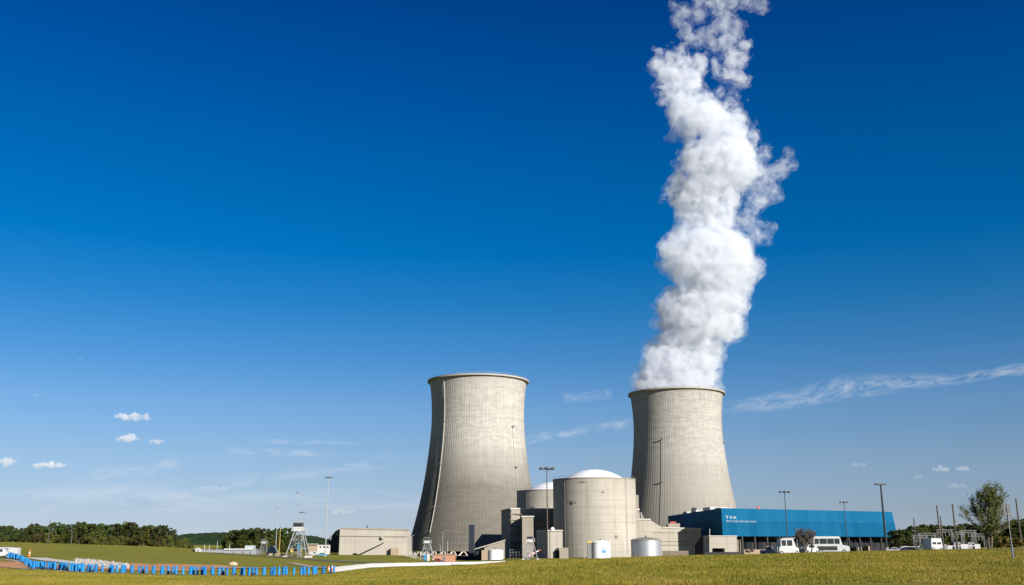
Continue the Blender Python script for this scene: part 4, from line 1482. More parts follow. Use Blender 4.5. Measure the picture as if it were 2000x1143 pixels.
# ================================================================== riprap
V, Fc = [], []
ic = [(-1, 0, 0), (1, 0, 0), (0, -1, 0), (0, 1, 0), (0, 0, -1), (0, 0, 1)]
icf = [(0, 2, 5), (2, 1, 5), (1, 3, 5), (3, 0, 5), (2, 0, 4), (1, 2, 4), (3, 1, 4), (0, 3, 4)]
for k in range(1300):
    u = random.random()
    px = 148 + u * 102
    yc = 1096 + (px - 148) * .10
    q = hit(px, yc + random.uniform(-4.5, 6) * (1 - abs(u - .4) * .6), 60)
    if q is None:
        continue
    s = random.uniform(.15, .5)
    M = Matrix.Rotation(random.uniform(0, 6), 3, Vector((random.random(), random.random(), random.random())).normalized())
    b = len(V)
    for c in ic:
        p = M @ (Vector(c) * s * random.uniform(.6, 1.1))
        V.append((q.x + p.x, q.y + p.y, gz(q.x, q.y) + .15 * s + p.z * .8))
    Fc += [tuple(b + i for i in f) for f in icf]
o = link("rock_rubble", raw_mesh("rock_rubble", np.array(V), np.array(Fc), ROCK))
tag(o, "heap of broken white rock on the clay bank behind the blue drums", "rocks", kind="stuff")
o = MB().lathe([(.9, 0), (1.0, .4), (.7, .9), (.2, 1.1)], n=9).build("boulder", simple("tan_rock", (.36, .28, .19), .9), None)
q = hit(455, 1104, 60)
o.location = (q.x, q.y, gz(q.x, q.y) - .1)
o.scale = (1, .7, .7)
tag(o, "single rounded tan boulder on the bank behind the blue drums", "boulder")


# ================================================================== vehicles
VWHITE = simple("vehicle_white", (0.34, 0.34, 0.34), 0.35, 0, 0.08)
def vehicle(px, Y, prof, wid, rz, label, cat, name, mat, wheels, wins, z0=None, wr=.38, extra=()):
    """prof: side outline (x, z) ccw; wins: (x0, x1, z0, z1) side windows."""
    x = PX(px, 1070, Y)
    g0 = gz(x, Y) if z0 is None else z0
    t = thing(name, label, cat, (x, Y, g0), "vehicles parked around the plant")
    t.rotation_euler = (0, 0, rz)
    m = MB()
    n = len(prof)
    tum = 0.93
    zm = max(p[1] for p in prof)
    vs = []
    for s in (-1, 1):
        for a, z in prof:
            k = 1 - (1 - tum) * max(0, (z - zm * .5) / (zm * .5))
            vs.append((a, s * wid / 2 * k, z))
    fs = [tuple(range(n)), tuple(range(2 * n - 1, n - 1, -1))] + [((i + 1) % n, i, n + i, n + (i + 1) % n) for i in range(n)]
    m.add(vs, fs)
    b = m.build("body", mat, t, local=True)
    md = b.modifiers.new("bevel", 'BEVEL')
    md.width = 0.05
    md.segments = 2
    for a in wheels:
        for s in (-1, 1):
            tw = MB().tube((a, s * (wid / 2 - .22), wr), (a, s * (wid / 2 + .02), wr), wr, n=18).build("wheel", RUBBER, t, local=True)
            MB().tube((a, s * (wid / 2), wr), (a, s * (wid / 2 + .035), wr), wr * .55, n=12).build("rim", GALV, tw, local=True)
    for (a0, a1, w0, w1) in wins:
        for s in (-1, 1):
            k = 1 - (1 - tum) * max(0, ((w0 + w1) / 2 - zm * .5) / (zm * .5))
            MB().box(((a0 + a1) / 2, s * (wid / 2 * k + .0), (w0 + w1) / 2), (a1 - a0, .07, w1 - w0)).build("window", WINDOW, t, local=True)
    for (nm, c, sz, mt) in extra:
        MB().box(c, sz).build(nm, mt, t, local=True)
    return t


BUS = [(-3.2, .35), (3.3, .35), (3.4, .9), (3.2, 1.35), (2.1, 1.55), (1.75, 2.95), (1.5, 3.12), (-3.0, 3.12), (-3.2, 2.9)]
vehicle(1621, 190, BUS, 2.2, -.08, "white shuttle bus with large dark windows in front of the blue hall", "bus", "shuttle_bus", VWHITE, (-2.0, 2.3),
        [(-2.95, -2.2, 1.75, 2.7), (-2.05, -.75, 1.75, 2.7), (-.62, .55, 1.75, 2.7), (.68, 1.62, 1.75, 2.7)], extra=[("headlight", (3.36, -.75, .95), (.1, .3, .22), GALV), ("headlight", (3.36, .75, .95), (.1, .3, .22), GALV), ("side_stripe", (-.7, -1.115, .95), (3.6, .04, .75), BLACK)])
TRK_ = [(-2.3, .45), (2.3, .45), (2.35, 1.2), (1.4, 1.45), (1.0, 2.85), (.8, 3.0), (-1.5, 3.0), (-1.6, 1.5), (-2.35, 1.5)]
vehicle(1537, 190, TRK_, 2.1, .1, "white utility truck with tall glazed cab beside the bare tree", "truck", "utility_truck", VWHITE, (-1.5, 1.5),
        [(-1.35, -.5, 1.7, 2.75), (-.3, .7, 1.7, 2.75)], extra=[("roof_rack", (-.3, 0, 3.1), (3.1, 2.2, .12), OFFWHITE), ("headlight", (2.34, -.7, .95), (.1, .3, .22), GALV), ("headlight", (2.34, .7, .95), (.1, .3, .22), GALV)])
PICK = [(-2.6, .4), (2.5, .4), (2.6, .95), (1.5, 1.15), (.9, 1.8), (-.6, 1.85), (-.8, 1.15), (-2.6, 1.15)]
vehicle(1501, 195, [(a * .62, z) for a, z in PICK], 1.8, -.3, "small white pickup at the left end of the parked white vehicles", "pickup", "pickup_truck", VWHITE, (-1.0, 1.0), [(-.3, .45, 1.2, 1.65)])
CAR = [(-2.2, .3), (2.2, .3), (2.25, .75), (1.2, .95), (.6, 1.42), (-1.0, 1.45), (-1.7, .98), (-2.25, .9)]
vehicle(1580, 182, [(a * .75, z * 1.15) for a, z in CAR], 1.75, .5, "white car between the bare tree and the shuttle bus", "car", "parked_car", VWHITE, (-1.1, 1.1), [(-.85, .5, 1.12, 1.55)], wr=.33)
BOX = [(-2.6, .5), (2.7, .5), (2.8, 1.2), (2.3, 1.4), (1.9, 2.2), (1.1, 2.3), (1.1, 2.9), (-2.6, 2.9)]
vehicle(1822, 235, [(-1.35, .35), (1.35, .35), (1.35, 1.1), (1.15, 2.85), (-1.15, 2.85), (-1.35, 1.1)], 5.0, 0, "white box truck facing the field left of the big tree", "truck", "box_truck", VWHITE, (-.95, .95), [(-.95, -.15, 1.5, 1.95), (.15, .95, 1.5, 1.95)])
DK = simple("dark_car_paint", (0.02, 0.025, 0.06), .3)
vehicle(1776, 270, CAR, 1.8, .2, "dark blue car left of the white box truck", "car", "parked_car", DK, (-1.4, 1.4), [(-1.2, .7, 1.0, 1.35)])
vehicle(1793, 300, CAR, 1.8, .1, "dark car just left of the white box truck", "car", "parked_car", BLACK, (-1.4, 1.4), [(-1.2, .7, 1.0, 1.35)])
vehicle(1745, 290, [(a * .9, z * 1.2) for a, z in CAR], 1.8, .2, "dark grey car at the right end of the blue hall", "car", "parked_car", GREY, (-1.3, 1.3), [(-1.1, .6, 1.15, 1.55)])
vehicle(631, 440, CAR, 1.8, .1, "light blue car parked in front of the long white site trailer", "car", "parked_car", CYANP, (-1.4, 1.4), [(-1.2, .7, 1.0, 1.35)])
vehicle(614, 440, [(-1.6, .3), (1.6, .3), (1.7, 1.0), (1.2, 1.9), (-1.6, 1.95)], 1.8, .0, "white van parked in front of the small beige hut", "van", "parked_van", VWHITE, (-1.0, 1.0), [(-.2, .9, 1.1, 1.6)])
vehicle(856, 352, [(a * .75, z * .9) for a, z in CAR], 1.7, .0, "dark red car in front of the orange brick hut", "car", "parked_car", simple("dark_red", (.12, .02, .02), .4), (-1.1, 1.1), [(-.9, .5, .85, 1.15)])
# at the left edge of the field
hl = hit(8, 1091, 60)
Yv = hl.y + 3
vehicle(1, Yv, PICK, 1.9, .15, "white pickup at the left edge behind the blue drums", "pickup", "pickup_truck", VWHITE, (-1.7, 1.7), [(-.55, .75, 1.2, 1.7)])
vehicle(29, Yv + 4, [(-.95, .4), (.95, .4), (.95, 2.0), (-.95, 2.0)], 1.6, .05, "small white box trailer beside the left-edge pickup, behind the blue drums", "trailer", "box_trailer", VWHITE, (0,), [])
vehicle(15, Yv + 9, [(-1.3, .4), (1.3, .4), (1.3, 1.5), (.9, 2.0), (-1.3, 2.0)], 1.8, 0, "grey van between the left-edge pickup and the small white box trailer", "van", "parked_van", simple("silver_grey", (.42, .42, .45), .4, .3), (-.8, .8), [(-1.0, .8, 1.25, 1.75)])

# ================================================================== sign at the right
q = hit(1976, 1091, 30)
x = PX(1967, 1000, q.y)
t = thing("road_sign", "dark rectangular road sign seen from behind on a tall steel post", "sign", (x, q.y, gz(x, q.y)))
zt_, zb_ = CAMZ + q.y * T(984.5), CAMZ + q.y * T(1010)
sg = MB().box((0, 0, (zt_ + zb_) / 2 - t.location.z), (.72, .03, zt_ - zb_), .25)
sg.build("sign_panel", simple("sign_back", (0.055, 0.055, 0.06), .5, .3), t, local=True)
m = MB()
for dz in (-.3, .3):
    m.box((0, -.03, (zt_ + zb_) / 2 - t.location.z + dz), (.6, .03, .06), .25)
m.build("bracket", GREY, t, local=True)
MB().tube((0, -.06, -.4), (0, -.06, zt_ - t.location.z - .1), .045, n=8).build("post", GREY, t, local=True)
MB().tube((0, -.06, -.3), (0, -.06, 1.1), .075, n=8).build("post_sleeve", simple("blue_grey", (.10, .12, .2)), t, local=True)

# ================================================================== substation
GSTEEL = simple("dull_steel", (0.12, 0.12, 0.12), .6, .2)


def tall_pole(px, ytop, Y, label, r=.22, arms=True):
    x = PX(px, ytop, Y)
    g0 = gz(x, Y)
    h = CAMZ + Y * T(ytop) - g0
    t = thing("utility_pole", label, "utility pole", (x, Y, g0), "utility poles by the substation")
    MB().tube((0, 0, -.4), (0, 0, h), r * 1.25, r * .8, 8).build("pole", WOOD, t, local=True)
    if arms:
        MB().box((0, 0, h * .62), (2.6, .18, .18), .3).build("cross_arm", WOOD, t, local=True)
        MB().box((0, 0, h * .52), (2.2, .18, .18), .3).build("cross_arm", WOOD, t, local=True)
    return t


tall_pole(1784.5, 1012, 330, "shortest wooden pole, closest to the blue hall's right end")
tall_pole(1829.5, 987, 320, "tall wooden pole behind the white box truck", .26)
tall_pole(1836.5, 1008, 330, "shorter wooden pole just right of the tall one by the box truck", .24)
tall_pole(1860, 984.5, 320, "tallest wooden pole, standing between the box truck and the big tree", .28)
tall_pole(1984, 974, 300, "tall wooden pole at the right edge beyond the road sign", .26)
tall_pole(98.5, 1015, 505, "thin dark pole standing up out of the left treeline", .2, False)
tall_pole(141, 1037, 490, "pale bare pole in front of the left treeline", .26, False)
for i, (px, Y, w_, h_) in enumerate([(1798, 350, 24, 5.5), (1812, 372, 30, 6.5), (1848, 350, 26, 7), (1872, 350, 22, 6), (1893, 362, 26, 6.5), (1912, 352, 24, 5)]):
    x = PX(px, 1060, Y)
    t = thing("substation_gantry", "grey steel busbar gantry, %s from the blue hall in the substation" % ordinal(i + 1), "gantry", (x, Y, gz(x, Y)), "steel gantries of the substation")
    ww = w_ * MPP(1050, Y) / 2
    for s in (-1, 1):
        m = MB()
        for d in (-.3, .3):
            m.tube((s * ww + d * 1.6, 0, -.3), (s * ww + d * .5, 0, h_), .09, n=4)
        for k in range(7):
            z0, z1 = h_ * k / 7, h_ * (k + 1) / 7
            e = 1 if k % 2 else -1
            f0, f1 = .3 * (1.6 - 1.1 * k / 7), .3 * (1.6 - 1.1 * (k + 1) / 7)
            m.tube((s * ww + e * f0, 0, z0), (s * ww - e * f1, 0, z1), .05, n=4)
        m.build("mast", GSTEEL, t, local=True)
    m = MB()
    for z in (h_, h_ - .8):
        m.tube((-ww - .8, 0, z), (ww + .8, 0, z), .09, n=4)
    for k in range(10):
        a = -ww + 2 * ww * k / 10
        m.tube((a, 0, h_ - .8 * (k % 2)), (a + .2 * ww, 0, h_ - .8 * ((k + 1) % 2)), .05, n=4)
    m.build("beam", GSTEEL, t, local=True)
    for k in range(3):
        a = -ww * .6 + ww * .6 * k
        m = MB()
        for j in range(5):
            m.lathe([(.10, h_ - 1.1 - j * .25), (.22, h_ - 1.15 - j * .25), (.10, h_ - 1.25 - j * .25)], (a, 0), 8)
        m.build("insulator", OFFWHITE, t, local=True)
x = PX(1850, 1070, 345)
t = thing("transformer_row", "low grey transformers and switchgear behind the white box truck", "switchgear", (x, 345, gz(x, 345)))
for k, (px, h_, w_) in enumerate([(1758, 1.6, 3), (1768, 2.2, 2), (1840, 2.2, 2.6), (1852, 1.6, 2.0), (1868, 2.6, 2.2), (1880, 1.8, 3.0), (1895, 2.3, 2.2), (1905, 1.6, 2.6)]):
    xx = PX(px, 1070, 345)
    MB().box((xx, 345, gz(xx, 345) + h_ / 2), (w_, 2, h_)).build("transformer", GALV if k % 2 else GREY, t)
m = MB()
m.box((PX(1878, 1067, 335), 335, ztopof(1066.5, 335)), (55 * .17, .15, .22))
m.box((PX(1775, 1068, 335), 335, ztopof(1068.5, 335)), (42 * .17, .15, .3))
for px in (1852, 1865, 1878, 1891, 1904, 1757, 1775, 1793):
    xx = PX(px, 1068, 335)
    m.tube((xx, 335, gz(xx, 335) - .2), (xx, 335, ztopof(1067, 335)), .06, n=5)
m.build("bus_rail", OFFWHITE, t)

# ================================================================== trees
def leaf_material(name, cols, seed=0):
    g = NG(name)
    oi = g.n("ObjectInfo").outputs["Random"]
    ri = g.n("NewGeometry").outputs["Random Per Island"]
    cl = g.noise(g.obj(), 0.45, 3, 0.6)
    c = g.ramp(g.math('ADD', g.math('MULTIPLY', ri, 0.6), g.math('MULTIPLY', cl, 0.5)), [(0.2, cols[0]), (0.5, cols[1]), (0.85, cols[2])])
    hv = g.n("HueSaturation", {"Hue": g.math('ADD', g.math('MULTIPLY', oi, 0.05), 0.47), "Saturation": 0.95, "Value": g.math('ADD', g.math('MULTIPLY', oi, 0.7), 0.65), "Color": c}).outputs[0]
    b = g.n("BsdfPrincipled", {"Base Color": hv, "Roughness": 0.75, "Specular IOR Level": 0.15})
    tl = g.n("BsdfTranslucent", {"Color": hv})
    ms = g.n("MixShader", {0: 0.22, 1: b.outputs[0], 2: tl.outputs[0]})
    g.t.links.new(ms.outputs[0], g.out.inputs["Surface"])
    return g.m


LEAF_D = leaf_material("dark_leaves", [(0.007, 0.014, 0.003), (0.026, 0.042, 0.007), (0.075, 0.092, 0.014)])
LEAF_O = leaf_material("olive_leaves", [(0.018, 0.026, 0.004), (0.062, 0.072, 0.010), (0.135, 0.135, 0.02)])
LEAF_R = leaf_material("russet_leaves", [(0.02, 0.018, 0.006), (0.045, 0.038, 0.012), (0.07, 0.058, 0.018)])
LEAF_Y = leaf_material("yellow_leaves", [(0.05, 0.045, 0.006), (0.11, 0.09, 0.01), (0.18, 0.14, 0.02)])
BARK = simple("bark", (0.10, 0.08, 0.06), 0.9, 0, .3, 4)


def leaf_quads(P3, nrm, size, rng):
    """Small leaf-cluster faces at points P3, turned about nrm."""
    n = len(P3)
    d = nrm + rng.normal(0, 0.7, (n, 3))
    d /= np.linalg.norm(d, axis=1)[:, None] + 1e-9
    u = np.cross(d, rng.normal(0, 1, (n, 3)))
    u /= np.linalg.norm(u, axis=1)[:, None] + 1e-9
    v = np.cross(d, u)
    s = size * rng.uniform(.5, 1.3, (n, 1))
    t = s * rng.uniform(.45, .9, (n, 1))
    q = np.stack([P3 - u * s, P3 - v * t * .8 + u * s * .1, P3 + u * s, P3 + v * t], 1)
    return q.reshape(-1, 3), np.arange(n * 4).reshape(-1, 4)


def crown(seed, nclump, per, leaf, mat, shape=1.0, name="crown"):
    """Unit-height tree crown: lumpy clusters through an uneven volume (height 1, radius about .38)."""
    rng = np.random.default_rng(seed)
    pts, nr = [], []
    for k in range(nclump):
        a = rng.uniform(0, 2 * np.pi)
        z = rng.uniform(0.10, 0.93) if shape > .5 else rng.uniform(.05, .85)
        env = 0.40 * math.sin(math.pi * min(1, (z + .12) / 1.12) ** (1.25 if shape > 0 else .8)) ** .65
        rr = env * rng.uniform(.35, 1.0) ** .6
        c = np.array([rr * math.cos(a), rr * math.sin(a), z])
        cr_ = rng.uniform(.07, .15) * (1.1 - .4 * z)
        d = rng.normal(0, 1, (per, 3))
        d /= np.linalg.norm(d, axis=1)[:, None]
        rad_ = cr_ * rng.uniform(.45, 1.08, (per, 1)) ** .5
        pts.append(c + d * rad_ * [1, 1, .8])
        nr.append(d)
    pts, nr = np.concatenate(pts), np.concatenate(nr)
    V, Fq = leaf_quads(pts, nr, leaf, rng)
    return raw_mesh(name, V, Fq, mat)


def trunk_mesh(seed, name="trunk", low=.2):
    rnd = random.Random(seed)
    m = MB()
    m.tube((0, 0, -.03), (.005, 0, low + .15), .022, .016, 7)
    m.tube((.005, 0, low + .15), (rnd.uniform(-.03, .03), 0, .75), .016, .006, 6)
    for k in range(6):
        z = low + rnd.uniform(0, .4)
        a = rnd.uniform(0, 6.28)
        m.tube((.003, 0, z), (.25 * math.cos(a), .25 * math.sin(a), z + rnd.uniform(.12, .3)), .009, .003, 5)
    me = m.mesh(name)
    me.materials.append(BARK)
    return me


PROT = []
for k, (mat, sh, nc) in enumerate([(LEAF_D, 1, 40), (LEAF_D, 1, 34), (LEAF_D, 0, 42), (LEAF_O, 0, 38), (LEAF_O, 1, 34), (LEAF_R, 0, 26)]):
    PROT.append((crown(50 + k, int(nc * 1.35), 62, .034, mat, sh), trunk_mesh(k)))
KIND = ["dark green", "dark green", "deep green bushy", "olive green", "light olive", "russet"]


def band_tree(px, Y, ytop, k, wk, label, cat="tree", group=None, name="broadleaf_tree", z0=None):
    x = PX(px, 1060, Y)
    g0 = gz(x, Y) if z0 is None else z0
    h = CAMZ + Y * T(ytop) - g0
    if h < 1:
        h = 1.5
    t = thing(name, label, cat, (x, Y, g0 - h * .03), group)
    t.rotation_euler = (0, 0, random.uniform(0, 6.28))
    t.scale = (h * wk, h * wk, h)
    link("crown", PROT[k][0], t)
    link("trunk", PROT[k][1], t)
    return t


def band(prof_, Y0, Y1, step, kinds, where, group, wk=(.75, 1.05), drop=(0, 3), seed=1):
    rnd = random.Random(seed)
    px, items = prof_[0][0], []
    while px <= prof_[-1][0]:
        yt = float(np.interp(px, [p[0] for p in prof_], [p[1] for p in prof_])) + rnd.uniform(*drop)
        items.append((px + rnd.uniform(-2, 2), rnd.uniform(Y0, Y1), yt, rnd.choice(kinds), rnd.uniform(*wk)))
        px += step * rnd.uniform(.75, 1.25)
    for i, (a, b, c, k, w_) in enumerate(sorted(items)):
        band_tree(a, b, c, k, w_, "%s tree, %s from left in %s" % (KIND[k], ordinal(i + 1), where), "tree", group)


LTX = [(-30, 1024), (0, 1027), (13, 1025), (30, 1033), (42, 1031), (52, 1025), (65, 1021), (80, 1028), (92, 1026), (105, 1020), (118, 1020), (130, 1024), (150, 1018), (165, 1020), (180, 1022), (195, 1020), (210, 1025), (225, 1023), (240, 1019), (250, 1016), (262, 1023), (285, 1023), (300, 1026), (318, 1024), (330, 1031), (342, 1042)]
LT = [(a, b - 2.5) for a, b in LTX]
band(LT, 540, 565, 9, [0, 1, 2, 0, 1, 4], "left treeline's tall back row", "trees in the left treeline", seed=3)
band([(p, 1034 + (p + 30) * .028 + 6 * math.sin(p * .13)) for p in range(-30, 352, 12)], 512, 530, 15, [3, 4, 3, 2, 5, 3, 4, 0], "left treeline's shorter front row", "trees in the left treeline", (.9, 1.25), (-2, 7), 5)
band([(348, 1052), (356, 1050), (364, 1047), (372, 1056), (380, 1066)], 500, 520, 9, [3, 3, 4], "low clump at left treeline's right end", "low trees before the distant hill", (.9, 1.2), (0, 2), 8)
MT = [(444, 1042), (452, 1036), (462, 1035), (472, 1036), (482, 1032), (495, 1029), (505, 1033), (520, 1031), (530, 1033), (540, 1031), (550, 1029), (560, 1032), (570, 1040), (577, 1048)]
MT = [(a, b - 3) for a, b in MT]
band(MT, 520, 550, 9, [0, 1, 2, 3, 0], "tall row behind the left watchtowers", "trees in the middle group", (.8, 1.05), (0, 2), 11)
band([(448, 1054), (500, 1050), (570, 1054)], 500, 512, 14, [3, 4, 0], "low row behind the left watchtowers", "trees in the middle group", (.9, 1.3), (-2, 4), 12)
band([(600, 1062), (625, 1060), (645, 1062)], 530, 550, 12, [0, 2], "the low clump behind the site trailer", "low trees behind the site trailer", (.9, 1.3), (-1, 2), 13)
RT = [(1750, 1034), (1762, 1031), (1775, 1029), (1788, 1026), (1800, 1025), (1815, 1019), (1830, 1021), (1845, 1026), (1860, 1024), (1880, 1020), (1900, 1022), (1930, 1024), (1960, 1022), (1985, 1014), (2010, 1010), (2030, 1012)]
RT = [(a, b - 2) for a, b in RT]
band(RT, 440, 475, 9, [0, 1, 2, 0, 1, 0, 2], "tall row behind the substation", "trees behind the substation", (.8, 1.1), (0, 4), 21)
band([(1752, 1050), (1850, 1046), (1930, 1046), (2020, 1042)], 415, 432, 17, [0, 2, 1, 0, 3], "low row behind the substation", "trees behind the substation", (.9, 1.3), (-3, 4), 22)


# yellowish shrubs beside the big tree
def shrub(px, Y, ytop, wpx, mat, label, seed):
    x = PX(px, 1060, Y)
    g0 = gz(x, Y)
    h = CAMZ + Y * T(ytop) - g0
    o = link("shrub", crown(seed, 30, 60, .05, mat, 0, "shrub"))
    o.location = (x, Y, g0 - h * .08)
    ww = wpx * MPP(1060, Y) / .8
    o.scale = (ww, ww, h)
    tag(o, label, "shrub", "yellow-green shrubs beside the big tree")


shrub(1962, 272, 1042, 30, LEAF_Y, "yellow-green shrub just right of the big tree's trunk, behind the road sign", 71)
shrub(1985, 280, 1046, 26, LEAF_Y, "yellow-green shrub at the right edge, right of the road sign", 72)
shrub(1948, 282, 1050, 18, LEAF_O, "smallest dark olive shrub against the big tree's trunk", 73)


# trees with real limbs
def limb_tree(px, Y, ytop, wide_px, seed, leafmat, label, trunk_r, nleaf, leaf, levels=4, forks=2, spread=.6, barkm=BARK, group=None, name="broadleaf_tree", low=.16, cat="tree"):
    rnd = random.Random(seed)
    x = PX(px, 1060, Y)
    g0 = gz(x, Y)
    H = CAMZ + Y * T(ytop) - g0
    Wd = wide_px * MPP(1000, Y) / 2
    t = thing(name, label, cat, (x, Y, g0), group)
    m = MB()
    tips = []

    def grow(p, d, ln, r, lv):
        q = p
        n = 3
        for i in range(n):
            d = (d + Vector((rnd.gauss(0, .13), rnd.gauss(0, .13), rnd.gauss(.03, .07)))).normalized()
            q2 = q + d * ln / n
            m.tube(q, q2, r * (1 - .2 * i / n), r * (1 - .2 * (i + 1) / n), 5 if lv > 1 else 7, caps=False)
            q = q2
            if lv >= levels - 3:
                tips.append((Vector(q), lv))
        if lv >= levels:
            return
        if lv == 0 and levels > 4:
            for k in range(4):
                a = rnd.uniform(0, 6.28)
                nd = Vector((math.cos(a), math.sin(a), rnd.uniform(-.05, .35))).normalized()
                grow(p + (q - p) * rnd.uniform(.55, 1), nd, ln * .95, r * .4, 2)
        if lv >= 1 and lv < levels - 1:
            a = rnd.uniform(0, 6.28)
            nd = (d * .4 + Vector((math.cos(a), math.sin(a), rnd.uniform(-.1, .3)))).normalized()
            grow(p + (q - p) * .5, nd, ln * .6, r * .45, lv + 2)
        for k in range(forks + (1 if rnd.random() < .5 else 0)):
            a = rnd.uniform(0, 6.28)
            s = spread * rnd.uniform(.6, 1.3)
            nd = (d + Vector((math.cos(a) * s, math.sin(a) * s, rnd.uniform(-.15, .35)))).normalized()
            grow(q, nd, ln * rnd.uniform(.62, .86), r * .62, lv + 1)

    stems = 3
    for k in range(stems):
        a = 2.1 * k + rnd.uniform(-.3, .3)
        p0 = Vector((.25 * math.cos(a), .25 * math.sin(a), -.3))
        grow(p0, Vector((.3 * math.cos(a), .3 * math.sin(a), 1)).normalized(), H * .17, trunk_r * (.9 if k else 1), 0)
    # fit to height and width
    V = np.array(m.v)
    kz = H * .97 / V[:, 2].max()
    kx = Wd * .95 / np.percentile(np.abs(V[:, 0]), 99)
    m.v = [(a * kx, b * kx, c * kz) for a, b, c in m.v]
    m.build("trunk", barkm, t, local=True)
    rng = np.random.default_rng(seed)
    tp = np.array([[p.x * kx, p.y * kx, p.z * kz] for p, lv in tips])
    idx = rng.integers(0, len(tp), nleaf)
    wgt = rng.random(len(tp)) ** 1.5
    idx = rng.choice(len(tp), nleaf, p=wgt / wgt.sum())
    c = tp[idx] + rng.normal(0, H * .018, (nleaf, 3))
    nn = rng.normal(0, 1, (nleaf, 3)) + [0, 0, .6]
    V, Fq = leaf_quads(c, nn, leaf, rng)
    link("crown", raw_mesh("crown", V, Fq, leafmat), t)
    return t


limb_tree(1932, 255, 936, 96, 5, LEAF_O, "big open-crowned tree with several trunks between the substation and the road sign", .30, 10500, .19, levels=5, forks=2, spread=.62)
limb_tree(1577, 178, 1028, 44, 9, LEAF_R, "small half-bare russet tree in front of the blue hall, between two white vehicles", .09, 330, .10, levels=4, forks=3, spread=.8,
          barkm=simple("grey_bark", (0.075, 0.06, 0.05), .9))

# ================================================================== distant hills
def hill(name, Y, pts, mat, depth, label):
    xs = np.linspace(pts[0][0], pts[-1][0], 260)
    py = np.interp(xs, [p[0] for p in pts], [p[1] for p in pts])
    rng = np.random.default_rng(int(Y))
    top = np.array([CAMZ + Y * T(y) for y in py])
    nr = 26
    V = []
    for j in range(nr):
        f = j / (nr - 1)
        yy = Y - depth + 2 * depth * f
        e = math.sin(math.pi * f) ** .8
        for i, x_ in enumerate(xs):
            bump = rng.normal(0, 1) * Y * .0006 * e
            V.append((PX(x_, 1050, Y), yy + rng.normal(0, 4), -5 + (top[i] + 5) * e + bump))
    V = np.array(V)
    n = len(xs)
    ii = (np.arange(nr - 1)[:, None] * n + np.arange(n - 1)[None, :]).ravel()
    Fq = np.stack([ii, ii + 1, ii + 1 + n, ii + n], 1)
    o = link(name, raw_mesh(name, V, Fq, mat))
    tag(o, label, None, kind="structure")


def forest_mat():
    g = NG("far_forest")
    n1 = g.noise(g.obj(), 0.05, 6, .8)
    c = g.ramp(n1, [(.35, (.018, .035, .02)), (.55, (.035, .06, .03)), (.7, (.07, .09, .04))])
    return g.surf(c, 1, 0, n1, 1.0, 12.0, 0)


FOR = forest_mat()
hill("hills", 2300, [(300, 1064), (345, 1056), (362, 1049), (385, 1045), (410, 1043), (440, 1042), (480, 1042), (520, 1043), (570, 1046), (600, 1047), (625, 1054), (650, 1062), (690, 1068)], FOR, 420, "wooded hill beyond the left treeline gap")
hill("hills", 3600, [(-200, 1056), (0, 1053), (200, 1056), (500, 1054), (900, 1058), (1300, 1056), (1700, 1052), (1850, 1048), (2000, 1046), (2300, 1050)], FOR, 500, "low far wooded ridge along the horizon")

# ================================================================== noise fields, iso surfaces
def _hash(i, j, k, s):
    h = (i * 374761393 + j * 668265263 + k * 2147483647 + s * 1274126177) & 0xffffffff
    h = ((h ^ (h >> 13)) * 1274126177) & 0xffffffff
    h = (h ^ (h >> 16)) & 0xffffffff
    return h.astype(np.float32) / 4294967295.0


def vnoise(x, y, z, s):
    i, j, k = np.floor(x).astype(np.int64), np.floor(y).astype(np.int64), np.floor(z).astype(np.int64)
    fx, fy, fz = x - i, y - j, z - k
    fx, fy, fz = fx * fx * (3 - 2 * fx), fy * fy * (3 - 2 * fy), fz * fz * (3 - 2 * fz)
    r = 0
    for a in (0, 1):
        for b in (0, 1):
            for c in (0, 1):
                r = r + _hash(i + a, j + b, k + c, s) * ((fx if a else 1 - fx) * (fy if b else 1 - fy) * (fz if c else 1 - fz))
    return r * 2 - 1


def billow(x, y, z, sc, octv, seed, gain=.55):
    """Rounded lumps with sharp creases between them, about -1..1."""
    r, amp, tot = 0, 1.0, 0
    for o in range(octv):
        n = vnoise(x / sc + 17.3 * o, y / sc - 9.1 * o, z / sc + 4.7 * o, seed + o)
        r = r + amp * (np.abs(n) * 2.2 - .75)
        tot += amp
        amp *= gain
        sc *= .48
    return r / tot


